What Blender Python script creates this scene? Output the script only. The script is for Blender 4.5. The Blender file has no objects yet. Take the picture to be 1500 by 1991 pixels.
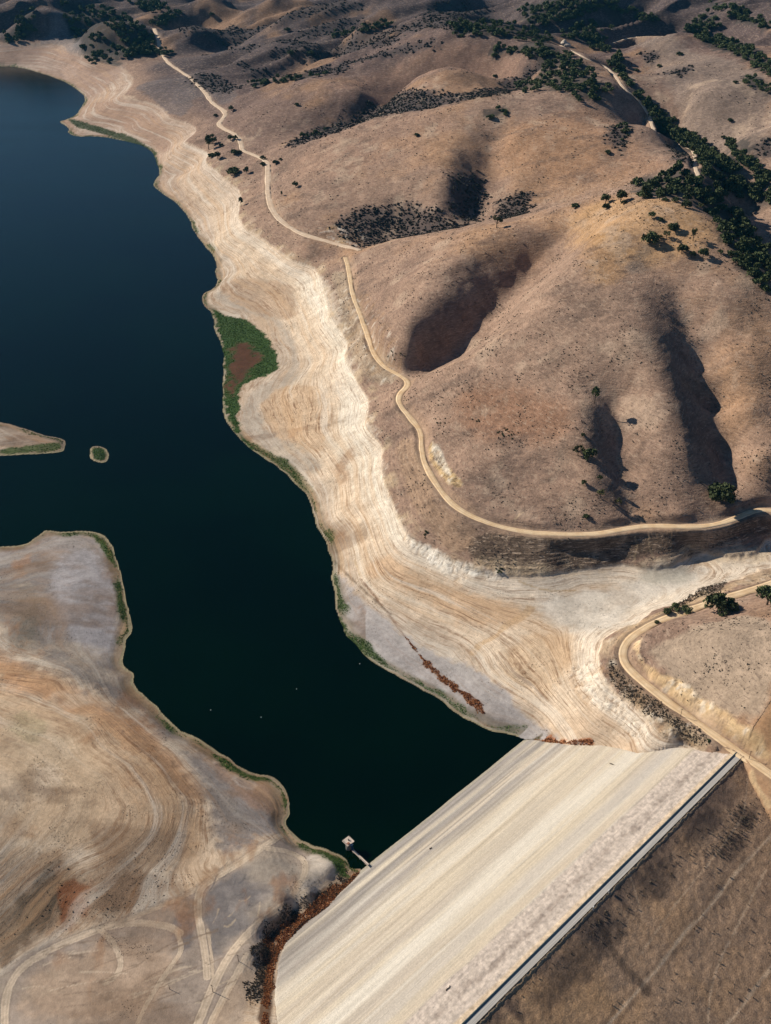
import bpy, math, random
import numpy as np
from mathutils import Vector, Matrix
random.seed(4); RNG = np.random.default_rng(7)
R = math.radians
S = bpy.context.scene
COL = S.collection

# ------------------------------------------------------------------ camera, sky, sun, exposure
CAMZ = 640.0
FPX, YH = 1944.0, -340.0                      # focal length and horizon row, in photo pixels (1500 x 1991)
PITCH = math.atan2(995.5 - YH, FPX)
cam = bpy.data.objects.new('camera', bpy.data.cameras.new('camera')); COL.objects.link(cam)
cam.location = (0, 0, CAMZ)
cam.rotation_euler = (math.pi / 2 - PITCH, 0, 0)
cam.data.sensor_fit = 'HORIZONTAL'; cam.data.sensor_width = 36
cam.data.lens = 36 * FPX / 1500.0
cam.data.clip_start = 1; cam.data.clip_end = 30000
S.camera = cam

SUN_EL, SUN_AZ = R(32), math.atan2(0.42, -0.91)      # azimuth of the direction TO the sun, ccw from +x
sd = Vector((math.cos(SUN_EL) * math.cos(SUN_AZ), math.cos(SUN_EL) * math.sin(SUN_AZ), math.sin(SUN_EL)))
sun = bpy.data.objects.new('sun', bpy.data.lights.new('sun', 'SUN')); COL.objects.link(sun)
sun.data.energy = 5.0; sun.data.angle = R(0.5); sun.data.color = (1.0, 0.92, 0.79)
sun.rotation_euler = sd.to_track_quat('Z', 'Y').to_euler(); sun.location = (-300, 300, 900)

W = bpy.data.worlds.new('World'); S.world = W; W.use_nodes = True
wt = W.node_tree; wt.nodes.clear()
sky = wt.nodes.new('ShaderNodeTexSky'); sky.sky_type = 'NISHITA'; sky.sun_disc = False
sky.sun_elevation = SUN_EL; sky.sun_rotation = math.pi / 2 - SUN_AZ
sky.altitude = 600; sky.air_density = 1.3; sky.dust_density = 0.0; sky.ozone_density = 7.0
bg = wt.nodes.new('ShaderNodeBackground'); bg.inputs[1].default_value = 0.05
wo = wt.nodes.new('ShaderNodeOutputWorld')
wt.links.new(sky.outputs[0], bg.inputs[0]); wt.links.new(bg.outputs[0], wo.inputs[0])
S.view_settings.view_transform = 'Standard'; S.view_settings.look = 'None'
S.view_settings.gamma = 1; S.view_settings.exposure = 0.22
try:
    S.cycles.volume_bounces = 0; S.cycles.max_bounces = 4; S.cycles.diffuse_bounces = 2
except Exception: pass

# ------------------------------------------------------------------ photo pixel -> place in the world
sp_, cp_ = math.sin(PITCH), math.cos(PITCH)
def ray(px, py):
    X = px - 750; V = py - 995.5
    return np.array([X, FPX * cp_ - V * sp_, -FPX * sp_ - V * cp_])
def un(px, py, z):
    d = ray(px, py); t = (z - CAMZ) / d[2]
    return np.array([t * d[0], t * d[1], z])

# ------------------------------------------------------------------ the dam's planes
ZC = 48.0
_C = un(900, 1991, ZC)[:2]; _D = un(1431, 1465, ZC)[:2]
DU = (_D - _C) / np.linalg.norm(_D - _C); DN = np.array([-DU[1], DU[0]])
DLEN = float(np.linalg.norm(_D - _C)); FW = 147.0; KU = ZC / FW; CW = 5.9; KD = 0.38
def dam_uv(x, y): return (x - _C[0]) * DU[0] + (y - _C[1]) * DU[1], (x - _C[0]) * DN[0] + (y - _C[1]) * DN[1]
def dam_z(x, y):
    u, n = dam_uv(x, y)
    return np.where(n > 0, ZC - KU * n, np.where(n > -CW, ZC, ZC - KD * (-CW - n)))
def dam_cast(px, py, down=False):
    q = ray(px, py)
    if not down: t = (ZC + KU * (DN @ _C) - CAMZ) / (q[2] + KU * (DN @ q[:2]))
    else:        t = (ZC + KD * CW - KD * (DN @ _C) - CAMZ) / (q[2] - KD * (DN @ q[:2]))
    return np.array([0, 0, CAMZ]) + t * q

# ------------------------------------------------------------------ surveyed lines (photo pixels)
SHORE = [(-260,128),(0,128),(40,130),(90,145),(130,160),(155,178),(168,190),(160,205),(150,222),(128,233),(112,236),(135,247),(132,259),
 (150,266),(190,264),(235,272),(270,280),(293,290),(303,310),(313,335),(300,352),(297,362),(330,385),(355,405),(372,432),(371,441),(395,475),(415,495),
 (423,518),(417,526),(425,546),(414,562),(395,570),(392,588),(410,606),(416,625),(415,640),(428,660),(436,690),(433,720),(434,750),(433,790),
 (436,815),(455,840),(478,865),(505,885),(535,905),(560,925),(585,950),(602,970),(607,1000),(618,1030),(638,1060),(643,1085),(650,1110),
 (642,1125),(652,1155),(658,1200),(670,1230),(700,1265),(730,1292),(770,1315),(820,1340),(860,1365),(895,1395),(925,1410),(960,1423),
 (1000,1430),(1025,1439),(1040,1452),(760,1680),(722,1688),(682,1690),(679,1683),(668,1665),(640,1652),(610,1645),(585,1632),(565,1615),(556,1598),
 (567,1580),(562,1550),(548,1525),(530,1512),(500,1505),(460,1488),(430,1465),(400,1445),(370,1430),(345,1412),(318,1390),(300,1370),
 (270,1345),(257,1325),(262,1312),(250,1300),(236,1285),(240,1265),(245,1240),(258,1228),(260,1215),(250,1190),(243,1150),(235,1110),
 (222,1075),(210,1045),(190,1034),(150,1033),(115,1036),(90,1030),(75,1040),(50,1062),(0,1062),(-200,1070),(-700,1080)]
SPIT = [(-300,780),(-60,806),(0,820),(30,827),(80,845),(125,853),(127,865),(125,880),(60,883),(0,887),(-60,890),(-300,890)]
ISLET = [(178,866),(203,868),(213,885),(207,898),(195,901),(175,893),(174,880)]
HWL = [(240,190),(290,205),(330,230),(355,255),(362,275),(385,290),(400,310),(435,335),(440,350),(450,385),(465,420),(480,445),(520,470),
 (560,500),(610,520),(630,545),(640,600),(665,640),(672,690),(690,740),(712,765),(715,800),(740,860),(745,920),(765,980),(800,1030),
 (840,1070),(880,1095),(930,1112),(985,1120),(1040,1118),(1100,1110),(1180,1098),(1260,1085),(1340,1078),(1420,1066),(1500,1045),(1600,1020)]
HWL2 = [(1600,1080),(1500,1112),(1430,1130),(1380,1150),(1330,1172),(1290,1190),(1240,1215),(1200,1240),(1167,1275),(1163,1300),(1200,1345),(1260,1400),(1310,1440),(1330,1452)]
ROAD_A = [(300,55),(308,75),(310,92),(320,112),(330,125),(350,137),(372,152),(385,165),(400,180),(412,200),(437,215),(439,225),(424,240),(432,249),(462,262),(470,280),(470,292),
 (500,303),(522,315),(521,340),(521,380),(530,412),(555,438),(600,460),(650,472),(700,486)]
ROAD_A2 = [(672,500),(680,530),(685,570),(700,610),(715,650),(725,685),(745,712),(775,728),(793,740),(793,752),(777,766),(775,785),(800,815),
 (820,840),(820,880),(832,915),(860,960),(890,990),(940,1015),(1000,1031),(1060,1038),(1150,1040),(1210,1030),(1260,1022),(1330,1025),
 (1390,1022),(1440,1005),(1470,992),(1500,992),(1560,1000)]
ROAD_B = [(1600,1100),(1500,1135),(1440,1155),(1390,1170),(1300,1200),(1260,1218),(1225,1240),(1210,1265),(1215,1290),(1250,1327),(1300,1365),(1350,1400),
 (1400,1437),(1440,1465),(1500,1506),(1560,1548)]
ROAD_C = [(1090,88),(1120,102),(1150,118),(1180,130),(1200,150),(1210,168),(1240,190),(1258,215),(1266,235),(1272,255),(1300,270),(1340,287),(1352,297),(1352,325),(1360,345)]
ROAD_D = [(1192,83),(1215,75),(1250,70),(1290,70)]
ROAD_E = [(1448,1478),(1465,1515),(1490,1560),(1520,1620)]     # track down the groin below the crest

# ------------------------------------------------------------------ height control points (photo pixel, height in m)
CP = []
def cp(z, *pts):
    for p in pts: CP.append((p[0], p[1], z))
def cpz(*t):
    for p in t: CP.append(p)
cpz(*[(x, y, 0.0) for x, y in SHORE[::2]])
cp(0.5, *SPIT[2:-1:2]); cp(-1, (300,780),(300,1200),(700,1500),(150,500),(30,300),(-300,400),(-400,900),(80,800),(30,950),(300,960),(200,250),(300,500),(500,1300),(450,1000),(600,1650),(240,880),(150,900))
cp(3, (30,855),(-30,850)); cp(6, (-150,850),(-260,840)); 
cp(40, *HWL[::2]); cp(40, *HWL2[::2])
cp(62, *ROAD_A[7::2]); cp(62, *ROAD_A2[::2]); cp(54, *ROAD_B[2:6]); cp(50, *ROAD_B[6:12:2]); cp(49, *ROAD_B[12:])
# drawdown interior
cpz((850,1150,24),(800,1200,12),(930,1240,15),(1030,1225,25),(1100,1290,27),(1000,1330,14),(900,1345,4.5),(1080,1400,13),(1180,1380,32),(1150,1330,34),
    (1000,1165,32),(1100,1190,30),(1200,1180,33),(1300,1130,35.5),(1400,1100,37),(1500,1080,38),(850,1280,5.5),(760,1230,5),(700,1180,5),(700,1100,13),(760,1120,22),
    (660,1000,14),(700,980,25),(620,930,9),(600,850,16),(660,850,26),(520,800,7),(560,760,13),(640,760,25),(480,720,2.5),(530,700,3.5),(470,620,2.5),(560,640,12),(620,650,26),
    (500,580,10),(580,560,25),(450,540,10),(520,520,24),(430,470,18),(400,400,15),(370,330,15),(330,280,14),(250,240,12),(1120,1440,16),(1230,1440,28))
# west shore
cpz((150,1130,8),(60,1130,9),(160,1200,9),(100,1070,5),(30,1100,5),(60,1240,12),(180,1300,9),(260,1390,7),(340,1450,8),(420,1510,7),(500,1560,6),(540,1590,3),
    (100,1330,19),(200,1400,19),(290,1480,18),(350,1560,18),(0,1290,16),(50,1400,27),(130,1470,29),(220,1540,28),(270,1620,25),(400,1600,13),(380,1680,14),(300,1700,18),(440,1560,10),
    (50,1500,36),(120,1580,34),(0,1600,38),(-100,1500,42),(-150,1300,24),(-200,1150,10),(180,1650,27),(60,1680,31),(0,1750,30),(130,1720,24),(240,1740,19),(90,1790,23),(-100,1700,40),(-200,1600,50),
    (530,1640,11),(450,1680,13),(380,1730,15),(280,1770,17),(180,1815,19),(100,1850,20),(0,1910,21),(-100,1960,23),(300,1850,16.5),(200,1900,18),(100,1950,19),(400,1950,17),(300,1991,18),
    (450,1830,14),(500,1750,11),(580,1700,8.5),(640,1690,6),(500,1850,12.5),(490,1920,14),(600,1740,7),(-100,2050,24),(200,2100,20),(400,2100,19),(515,1800,9.5),(560,1770,7.5))
for p in [(700,1695),(672,1725),(640,1757),(590,1792),(552,1832),(538,1885),(532,1940),(535,1995),(530,2080),(520,2200)]:
    q = dam_cast(*p); CP.append((p[0], p[1], q[2] + 0.3))
    CP.append((p[0] - 22, p[1] - 12, q[2] - 0.3))
for p in [(1040,1442),(1100,1447),(1170,1448),(1240,1462),(1310,1452),(1370,1458),(1425,1463)]:
    q = dam_cast(*p); CP.append((p[0], p[1], q[2] + 0.3))
for p in [(1450,1480),(1462,1520),(1480,1560),(1500,1600),(1560,1700)]:
    q = dam_cast(*p, down=True); CP.append((p[0], p[1], q[2] + 0.3)); CP.append((p[0] + 60, p[1] + 10, q[2] + 7))
cpz((1400,1900,15),(1700,1900,20),(1200,2100,5),(900,2300,5),(1480,1470,51),(1600,1560,55),(1650,1700,50))
# right near hill above road B
cpz((1300,1290,62),(1400,1350,66),(1480,1420,66),(1260,1260,56),(1290,1330,54),(1400,1410,54),(1350,1375,52),(1400,1250,82),(1500,1300,88),(1500,1200,78),(1380,1205,62),(1450,1180,64),(1600,1250,100),(1600,1400,85),(1700,1300,110),(1500,1160,60),(1300,1240,62))
# bank between HWL and road A
cpz((1000,1100,44),(1100,1095,43),(1200,1085,43),(1340,1065,43),(900,1060,50),(830,1020,50),(780,900,51),(760,830,52),(745,780,48),(720,745,46),(700,700,50),(660,600,50),(650,540,50),
    (600,490,52),(560,470,50),(490,400,52),(440,300,55),(400,260,52),(1450,1040,48))
# hill 1: crest
cpz((707,484,64),(760,468,84),(850,453,115),(950,432,145),(1010,430,152),(1080,410,173),(1150,390,191),(1230,376,207),(1330,395,217),(1395,432,215),(1430,485,204),(1500,562,182),(1600,640,158))
# hill 1: spur S0, gully G1, spur S1
cpz((740,560,80),(720,640,72),(770,600,96),(800,540,116),(860,490,130))
def gully(T, L):
    for (a, b) in zip(T, L):
        if a: CP.append(a)
        if b: CP.append(b)
        if a and b:
            for f in (.35, .68): CP.append((a[0] + (b[0]-a[0]) * f, a[1] + (b[1]-a[1]) * f, a[2] + (b[2]-a[2]) * f + 1.0))
cpz((800,722,62))
gully([(830,706,64),(875,676,73),(920,640,85),(960,600,96),(1000,556,108),(1035,515,125),(1068,482,146)], [(797,672,90),(820,625,107),(845,585,118),(875,543,130),(910,505,140),(947,476,146),(985,460,153)])
cpz((1090,462,156))
cpz((830,728,72),(880,704,90),(930,675,108),(985,630,128),(1040,565,150),(1110,495,178),(1180,440,202))
cpz((850,820,75),(900,900,74),(900,800,88),(950,950,71),(1000,950,72),(1000,850,94),(1000,750,113),(1100,990,69),(1100,900,90),(1080,800,114),(1100,700,138),(1150,600,166),(1250,500,194),(870,900,67),(1300,985,70))
# gully G3 and spur
gully([(1192,800,109),(1200,860,93),(1212,930,77),(1226,1000,64)], [(1148,790,122),(1145,850,109),(1160,925,91),(1185,985,73)])
cpz((1240,810,115),(1260,900,93),(1280,980,71))
# gully G2
gully([(1312,565,174),(1338,640,150),(1365,720,126),(1388,800,104),(1404,880,85),(1424,945,69)], [(1245,560,182),(1262,640,166),(1284,720,147),(1312,800,126),(1338,880,103),(1362,945,80)])
cpz((1400,600,170),(1430,700,144),(1450,800,120),(1470,900,94),(1500,970,68),(1500,620,162),(1600,700,136),(1600,850,104),(1600,960,66),(1500,800,114))
# valley V1 behind hill 1
cpz((740,466,60),(820,452,74),(900,438,85),(960,425,95),(1050,408,112),(1150,385,130),(1250,365,160))
# hill 2 face
cpz((560,420,66),(640,440,68),(720,440,72),(800,425,80),(560,330,78),(620,330,98),(600,380,82),(700,380,96),(700,320,118),(800,300,138),(790,380,104),(830,350,124))
gully([(925,424,78),(942,372,100),(954,322,124),(962,278,149)], [(852,405,102),(866,352,128),(878,302,148),(890,258,162)])
cpz((965,400,98),(1000,350,122),(1050,380,112),(1100,325,146),(1200,310,160),(1280,330,165),(1000,270,165),(1100,250,180),(1200,240,185))
cpz((560,285,86),(620,268,110),(700,238,132),(760,219,150),(850,203,172),(950,198,188),(1000,188,194),(1100,168,208),(1190,163,212))
cpz((620,262,76),(700,230,82),(760,212,90),(850,194,100),(950,188,116),(1040,172,150))
# hill 3
cpz((500,270,72),(560,255,82),(520,230,90),(600,220,98),(700,190,120),(800,160,158),(900,140,180),(1000,150,176),(700,150,138),(1000,178,158),
    (450,175,70),(500,160,86),(560,148,105),(660,126,140),(760,99,176),(850,82,204),(950,79,214),(1040,98,214),(1060,130,200))
cpz((500,150,56),(580,138,66),(660,118,78),(760,93,98),(850,75,114),(950,70,126))
# hill 4 and beyond
cpz((360,125,66),(430,110,80),(560,80,122),(700,60,156),(850,45,180),(950,50,182),(480,128,76),(600,108,104),(700,98,118))
cpz((430,100,46),(560,68,60),(700,50,80),(850,36,104))
cpz((400,75,80),(500,50,118),(620,22,150),(720,0,168),(850,-10,190))
cpz((400,60,45),(500,38,60),(620,10,80),(760,-18,100))
cpz((330,65,60),(330,20,100),(420,10,118),(520,-5,140),(300,100,58),(260,140,44))
# north-west hills
cpz((0,95,36),(80,90,36),(150,110,36),(220,140,34),(0,60,70),(60,20,120),(100,50,82),(160,90,62),(180,30,96),(230,60,100),(290,70,72),(0,0,128),(200,-10,130),(-200,90,40),(-200,20,110),(-500,60,70),(270,20,110),(150,60,62),(240,100,62))
# canyon on the right, hills 5 and 6
cpz((1100,95,196),(1160,120,200),(1210,165,198),(1270,250,186),(1350,310,176),(1380,350,172))
cpz((1130,75,168),(1200,110,162),(1250,170,152),(1320,250,140),(1400,330,122),(1450,420,108),(1500,520,96),(1600,600,90))
cpz((1210,100,190),(1280,72,215),(1400,92,222),(1500,125,226),(1280,140,190),(1350,200,188),(1400,150,205),(1500,220,190),(1420,290,160),(1500,300,172),(1500,380,140),(1600,350,170),(1600,200,230),(1600,480,130))
cpz((1160,95,160),(1230,52,170),(1330,60,180),(1450,90,185),(1050,60,160),(1100,40,190),(1180,20,205),(1300,30,210),(1400,40,215),(1500,60,215),(1000,20,160),(1100,0,215),(1250,-15,225),(1400,-20,230),(1600,30,230),(940,20,150),(900,-10,185))

ctrl = np.array([un(*c) for c in CP])
extra = []
for a in np.linspace(-0.8, 0.8, 9):
    for rr in (6200, 8200, 10500): extra.append((rr * math.sin(a), rr * math.cos(a), 180 + 60 * math.sin(a * 7 + rr)))
for rr in (210, 260): 
    extra.append((-rr * .9, rr * .7, 22))
ctrl = np.vstack([ctrl, np.array(extra)])

# ------------------------------------------------------------------ thin-plate interpolation in (azimuth, log distance)
def polar(x, y): return np.arctan2(x, y), 0.5 * np.log(x * x + y * y)
ct, cl = polar(ctrl[:, 0], ctrl[:, 1])
def tps_fit(P, z, lam):
    n = len(P); d2 = ((P[:, None] - P[None]) ** 2).sum(-1) + 1e-9
    K = 0.5 * d2 * np.log(d2) + lam * np.eye(n)
    A = np.zeros((n + 3, n + 3)); A[:n, :n] = K; A[:n, n] = 1; A[:n, n+1:] = P; A[n, :n] = 1; A[n+1:, :n] = P.T
    return np.linalg.solve(A, np.concatenate([z, np.zeros(3)]))
PC = np.stack([ct, cl], 1)
w = tps_fit(PC, ctrl[:, 2], 2e-5)
def tps_eval(t, l):
    out = np.empty(t.size); t = t.ravel(); l = l.ravel()
    for i in range(0, t.size, 20000):
        a = t[i:i+20000]; b = l[i:i+20000]
        d2 = (a[:, None] - PC[None, :, 0]) ** 2 + (b[:, None] - PC[None, :, 1]) ** 2 + 1e-9
        out[i:i+20000] = (0.5 * d2 * np.log(d2)) @ w[:-3] + w[-3] + w[-2] * a + w[-1] * b
    return out

# fan grid round the point below the camera: even steps of azimuth and of (mixed) distance
NT, NR = 1240, 1500
TH = np.linspace(-0.86, 0.86, NT)
dep = np.linspace(math.atan2(CAMZ, 215), math.atan2(CAMZ, 10500), 4000)
rr = CAMZ / np.tan(dep); ss = np.concatenate([[0], np.cumsum(np.abs(np.diff(dep)) * 1.0 + 0.16 * np.diff(np.log(rr)))])
RAD = np.interp(np.linspace(0, ss[-1], NR), ss, rr); LN = np.log(RAD)
cT = np.linspace(-0.86, 0.86, 300); cL = np.linspace(LN[0], LN[-1], 460)
cz = tps_eval(*np.meshgrid(cT, cL)).reshape(460, 300)
def bilin(G, gt, gl, t, l):
    i = np.clip((t - gt[0]) / (gt[1] - gt[0]), 0, len(gt) - 1.001); j = np.clip((l - gl[0]) / (gl[1] - gl[0]), 0, len(gl) - 1.001)
    i0 = i.astype(int); j0 = j.astype(int); fi = i - i0; fj = j - j0
    return (G[j0, i0] * (1-fi) + G[j0, i0+1] * fi) * (1-fj) + (G[j0+1, i0] * (1-fi) + G[j0+1, i0+1] * fi) * fj
def cubic_up(G, gt, gl, T, L):
    # separable Catmull-Rom
    def k(f): return np.stack([-.5*f+f*f-.5*f**3, 1-2.5*f*f+1.5*f**3, .5*f+2*f*f-1.5*f**3, -.5*f*f+.5*f**3], -1)
    def axis(g, q):
        i = np.clip((q - g[0]) / (g[1] - g[0]), 0, len(g) - 1.001); i0 = i.astype(int)
        idx = np.clip(i0[:, None] + np.arange(-1, 3)[None], 0, len(g) - 1); return idx, k(i - i0)
    ix, wx = axis(gt, T); iy, wy = axis(gl, L)
    H = (G[:, ix] * wx[None]).sum(-1)
    return (H[iy] * wy[:, :, None]).sum(1)
Z = cubic_up(cz, cT, cL, TH, LN)                        # NR x NT
TT, LL = np.meshgrid(TH, LN); RR = np.exp(LL); X = RR * np.sin(TT); Y = RR * np.cos(TT)

# value noise ---------------------------------------------------------------
_tab = RNG.random((256, 256)).astype(np.float32)
def vnoise(x, y):
    xi = np.floor(x).astype(np.int64); yi = np.floor(y).astype(np.int64); fx = (x - xi); fy = (y - yi)
    fx = fx * fx * (3 - 2 * fx); fy = fy * fy * (3 - 2 * fy); a = xi & 255; b = yi & 255; a1 = (xi + 1) & 255; b1 = (yi + 1) & 255
    return (_tab[b, a] * (1-fx) + _tab[b, a1] * fx) * (1-fy) + (_tab[b1, a] * (1-fx) + _tab[b1, a1] * fx) * fy
def fbm(x, y, sc, octv=4, seed=0, gain=.5):
    o = 0; amp = 1; tot = 0
    for k in range(octv):
        o = o + amp * (vnoise(x / sc + 17.3 * k + seed * 7.7, y / sc - 9.1 * k + seed * 3.3) - .5); tot += amp; amp *= gain; sc /= 2.03
        x, y = x * .8 - y * .6, x * .6 + y * .8
    return o / tot * 2

# polyline / polygon distances on the fan grid ---------------------------------
def to_tl(P): P = np.asarray(P, float); return np.stack(polar(P[:, 0], P[:, 1]), 1)
def line_dist(P, maxm=60., closed=False, par=False):
    """metres from every grid vertex to the world polyline P (inf beyond maxm); with par, the height carried along it"""
    Q = to_tl(P); D = np.full(TT.shape, np.inf); A = np.zeros(TT.shape) if par else None
    n = len(Q); dt = TH[1] - TH[0]
    for i in range(n if closed else n - 1):
        a, b = Q[i], Q[(i + 1) % n]; m = maxm / math.exp(min(a[1], b[1]))
        i0 = max(0, int((min(a[0], b[0]) - m - TH[0]) / dt)); i1 = min(NT, int((max(a[0], b[0]) + m - TH[0]) / dt) + 2)
        j0 = np.searchsorted(LN, min(a[1], b[1]) - m); j1 = np.searchsorted(LN, max(a[1], b[1]) + m)
        if i0 >= i1 or j0 >= j1: continue
        t = TT[j0:j1, i0:i1] - a[0]; l = LL[j0:j1, i0:i1] - a[1]; v = b - a
        s = np.clip((t * v[0] + l * v[1]) / (v @ v + 1e-12), 0, 1)
        d = np.hypot(t - s * v[0], l - s * v[1]) * RR[j0:j1, i0:i1]
        sub = D[j0:j1, i0:i1]; msk = d < sub
        if par:
            za = P[i][2]; zb = P[(i + 1) % n][2]; A[j0:j1, i0:i1][msk] = (za + s * (zb - za))[msk]
        sub[msk] = d[msk]
    return (D, A) if par else D
def inside(P, t=None, l=None):
    Q = to_tl(P); t = TT if t is None else t; l = LL if l is None else l
    ins = np.zeros(t.shape, bool); n = len(Q)
    for i in range(n):
        a, b = Q[i], Q[(i + 1) % n]
        if a[1] == b[1]: continue
        lo, hi = min(a[1], b[1]), max(a[1], b[1])
        c = (l >= lo) & (l < hi)
        ins ^= c & (t < a[0] + (l - a[1]) * (b[0] - a[0]) / (b[1] - a[1]))
    return ins
def chaikin(P, n=2, closed=False):
    P = np.asarray(P, float)
    for _ in range(n):
        q = []
        m = len(P)
        if not closed: q.append(P[0])
        for i in range(m if closed else m - 1):
            a, b = P[i], P[(i + 1) % m]; q += [a * .75 + b * .25, a * .25 + b * .75]
        if not closed: q.append(P[-1])
        P = np.array(q)
    return P
sm = lambda e0, e1, x: (lambda t: t * t * (3 - 2 * t))(np.clip((x - e0) / (e1 - e0), 0, 1))

# ------------------------------------------------------------------ shape the ground
def jitter(P, amp):
    P = np.array(P, float); r = np.hypot(P[:, 0], P[:, 1]); a = amp
    P[:, 0] += fbm(P[:, 0], P[:, 1], 14., 3, 5) * a; P[:, 1] += fbm(P[:, 0] + 99, P[:, 1], 14., 3, 8) * a; return P
def W0(pts, z=0.0): return np.array([un(x, y, z) for x, y in pts])
shoreW = jitter(chaikin(W0(SHORE), 2), 2.2)
farL = [(-6000, 700, 0), (-6000, 4200, 0)]
lakeW = np.vstack([shoreW, farL])
spitW = jitter(chaikin(W0(SPIT), 2, True), 1.5); isletW = jitter(chaikin(W0(ISLET), 2, True), 1.)
lake = inside(lakeW)
dsh = np.minimum(line_dist(shoreW, 140.), 140.)
land2 = inside(spitW) | inside(isletW)
d2 = np.minimum(np.minimum(line_dist(spitW, 60., True), line_dist(isletW, 60., True)), 60.)
ridge = 1 - np.abs(fbm(X, Y, 150., 4, 3)) * 2
hill = sm(44, 90, Z)
far = sm(1200, 2600, RR)
Z += hill * (fbm(X, Y, 120., 5, 1, .5) * (2.0 + 5 * far) + (ridge - .5) * 4 * far)
_ax, _ay = (X * .86 + Y * .5), (-X * .5 + Y * .86)
_fr = 1 - np.abs(fbm(_ax * .35, _ay, 190., 4, 9, .45)) * 2.4
Z += hill * sm(2300, 3400, RR) * (_fr - .4) * 48
_g = 1 - np.abs(fbm(X + 300, Y, 95., 4, 12, .5)) * 2.2
Z += sm(66, 100, Z) * (1 - far) * ((_g - .5) * 2.2 + fbm(X, Y, 32., 3, 14) * 1.1)
Z += 1.6 * sm(39.2, 40.3, Z + fbm(X, Y, 9., 3, 15) * 1.3) * (RR < 2600)
Z += (1 - hill) * sm(4, 20, Z) * fbm(X, Y, 60., 2, 2) * .7
Zl = np.maximum(Z, 0.12 + 0.05 * np.minimum(dsh, 60)); k = sm(0, 14, dsh); Zl = Zl * k + (0.05 + .09 * dsh) * (1 - k)
Z = np.where(lake & ~land2, -0.12 * np.minimum(dsh, 80) - 0.02, np.where(land2, np.minimum(0.1 + 0.12 * d2, 2.2 + .05 * d2) , Zl))
mk = lake & ~land2; Z[mk] = np.maximum(Z[mk], -0.12 * d2[mk] - .4 * sm(0, 6, d2[mk])*2 - .02)
# benches for the roads
def grid_height(x, y):
    t, l = polar(np.asarray(x, float), np.asarray(y, float))
    i = np.clip((t - TH[0]) / (TH[1] - TH[0]), 0, NT - 1.001); i0 = i.astype(int); fi = i - i0
    j0 = np.clip(np.searchsorted(LN, l) - 1, 0, NR - 2); fj = np.clip((l - LN[j0]) / (LN[j0+1] - LN[j0]), 0, 1)
    return (Z[j0, i0] * (1-fi) + Z[j0, i0+1] * fi) * (1-fj) + (Z[j0+1, i0] * (1-fi) + Z[j0+1, i0+1] * fi) * fj
def cast(px, py):
    """where the sight line through a photo pixel first meets the ground"""
    d = ray(px, py); th = math.atan2(d[0], d[1]); tan = -d[2] / math.hypot(d[0], d[1])
    r = RAD[0] * np.exp(np.linspace(0, 1, 5000) * (LN[-1] - LN[0])); zr = CAMZ - r * tan
    zg = grid_height(r * math.sin(th), r * math.cos(th)); hit = np.nonzero(zg >= zr)[0]
    if len(hit) == 0: k = int(np.argmin(np.abs(zr))); 
    else: k = hit[0]
    if k == 0: r0 = r[0]
    else:
        a = zr[k-1] - zg[k-1]; b = zg[k] - zr[k]; r0 = r[k-1] + (r[k] - r[k-1]) * (a / (a + b) if a + b > 1e-9 else .5)
    return np.array([r0 * math.sin(th), r0 * math.cos(th), float(grid_height(r0 * math.sin(th), r0 * math.cos(th)))])
def castL(pts): return np.array([cast(x, y) for x, y in pts])
def resample(P, step):
    P = np.asarray(P, float); s = np.concatenate([[0], np.cumsum(np.hypot(*(np.diff(P[:, :2], axis=0).T)))])
    q = np.linspace(0, s[-1], max(2, int(s[-1] / step))); return np.stack([np.interp(q, s, P[:, i]) for i in range(3)], 1)
def smooth1(v, n):
    k = np.ones(n) / n; p = np.pad(v, (n // 2, n - 1 - n // 2), mode='edge'); return np.convolve(p, k, 'valid')
roads = {}
def bench(name, P, width, cut, zsm=15):
    P = resample(chaikin(P, 2), 4.0); P[:, 2] = smooth1(grid_height(P[:, 0], P[:, 1]) if P[0, 2] < -50 else P[:, 2], min(zsm, len(P)))
    D, A = line_dist(P, width + cut, par=True); m = np.isfinite(D)
    k = 1 - sm(width * .62, width * .5 + cut, np.where(m, D, 1e9)); Z[m] = (Z * (1 - k) + A * k)[m]
    roads[name] = P
def rz(pts, z): return np.array([un(x, y, z) for x, y in pts])
bench('a1', castL(ROAD_A), 8, 10, 9)
bench('a2', rz(ROAD_A2, 62.0), 8, 8)
bench('b', np.array([un(x, y, float(np.interp(x, [1210, 1600], [50, 56]) if y < 1270 else 49)) for x, y in ROAD_B]), 8, 7)
bench('c', castL(ROAD_C), 9, 9, 7); bench('d', castL(ROAD_D), 9, 9, 7)

# the dam's footprint: the ground dives under it
FOOT_PX = [(700,1695),(672,1727),(640,1760),(590,1795),(554,1833),(541,1885),(535,1940),(539,1995),(530,2200)]
footW = [dam_cast(*p) for p in FOOT_PX]
p0 = dam_uv(footW[-1][0], footW[-1][1])
rightU = [dam_cast(*p) for p in [(1027,1440),(1100,1447),(1170,1450),(1240,1466),(1310,1454),(1370,1459),(1428,1463)]]
rightD = [dam_cast(*p, down=True) for p in [(1448,1478),(1462,1520),(1482,1560),(1504,1600),(1570,1700)]]
def uvw(u, n): return np.array([_C[0] + DU[0]*u + DN[0]*n, _C[1] + DU[1]*u + DN[1]*n, 0])
foot = np.array([uvw(58, FW + 7)] + footW + [uvw(-260, FW - 30), uvw(-260, -190), uvw(DLEN - 30, -190)] + rightD[::-1] + rightU[::-1] + [uvw(dam_uv(rightU[0][0], rightU[0][1])[0] - 6, FW + 7)])
fin = inside(foot); fd = line_dist(foot, 80., True); fd = np.minimum(fd, 80.)
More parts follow.
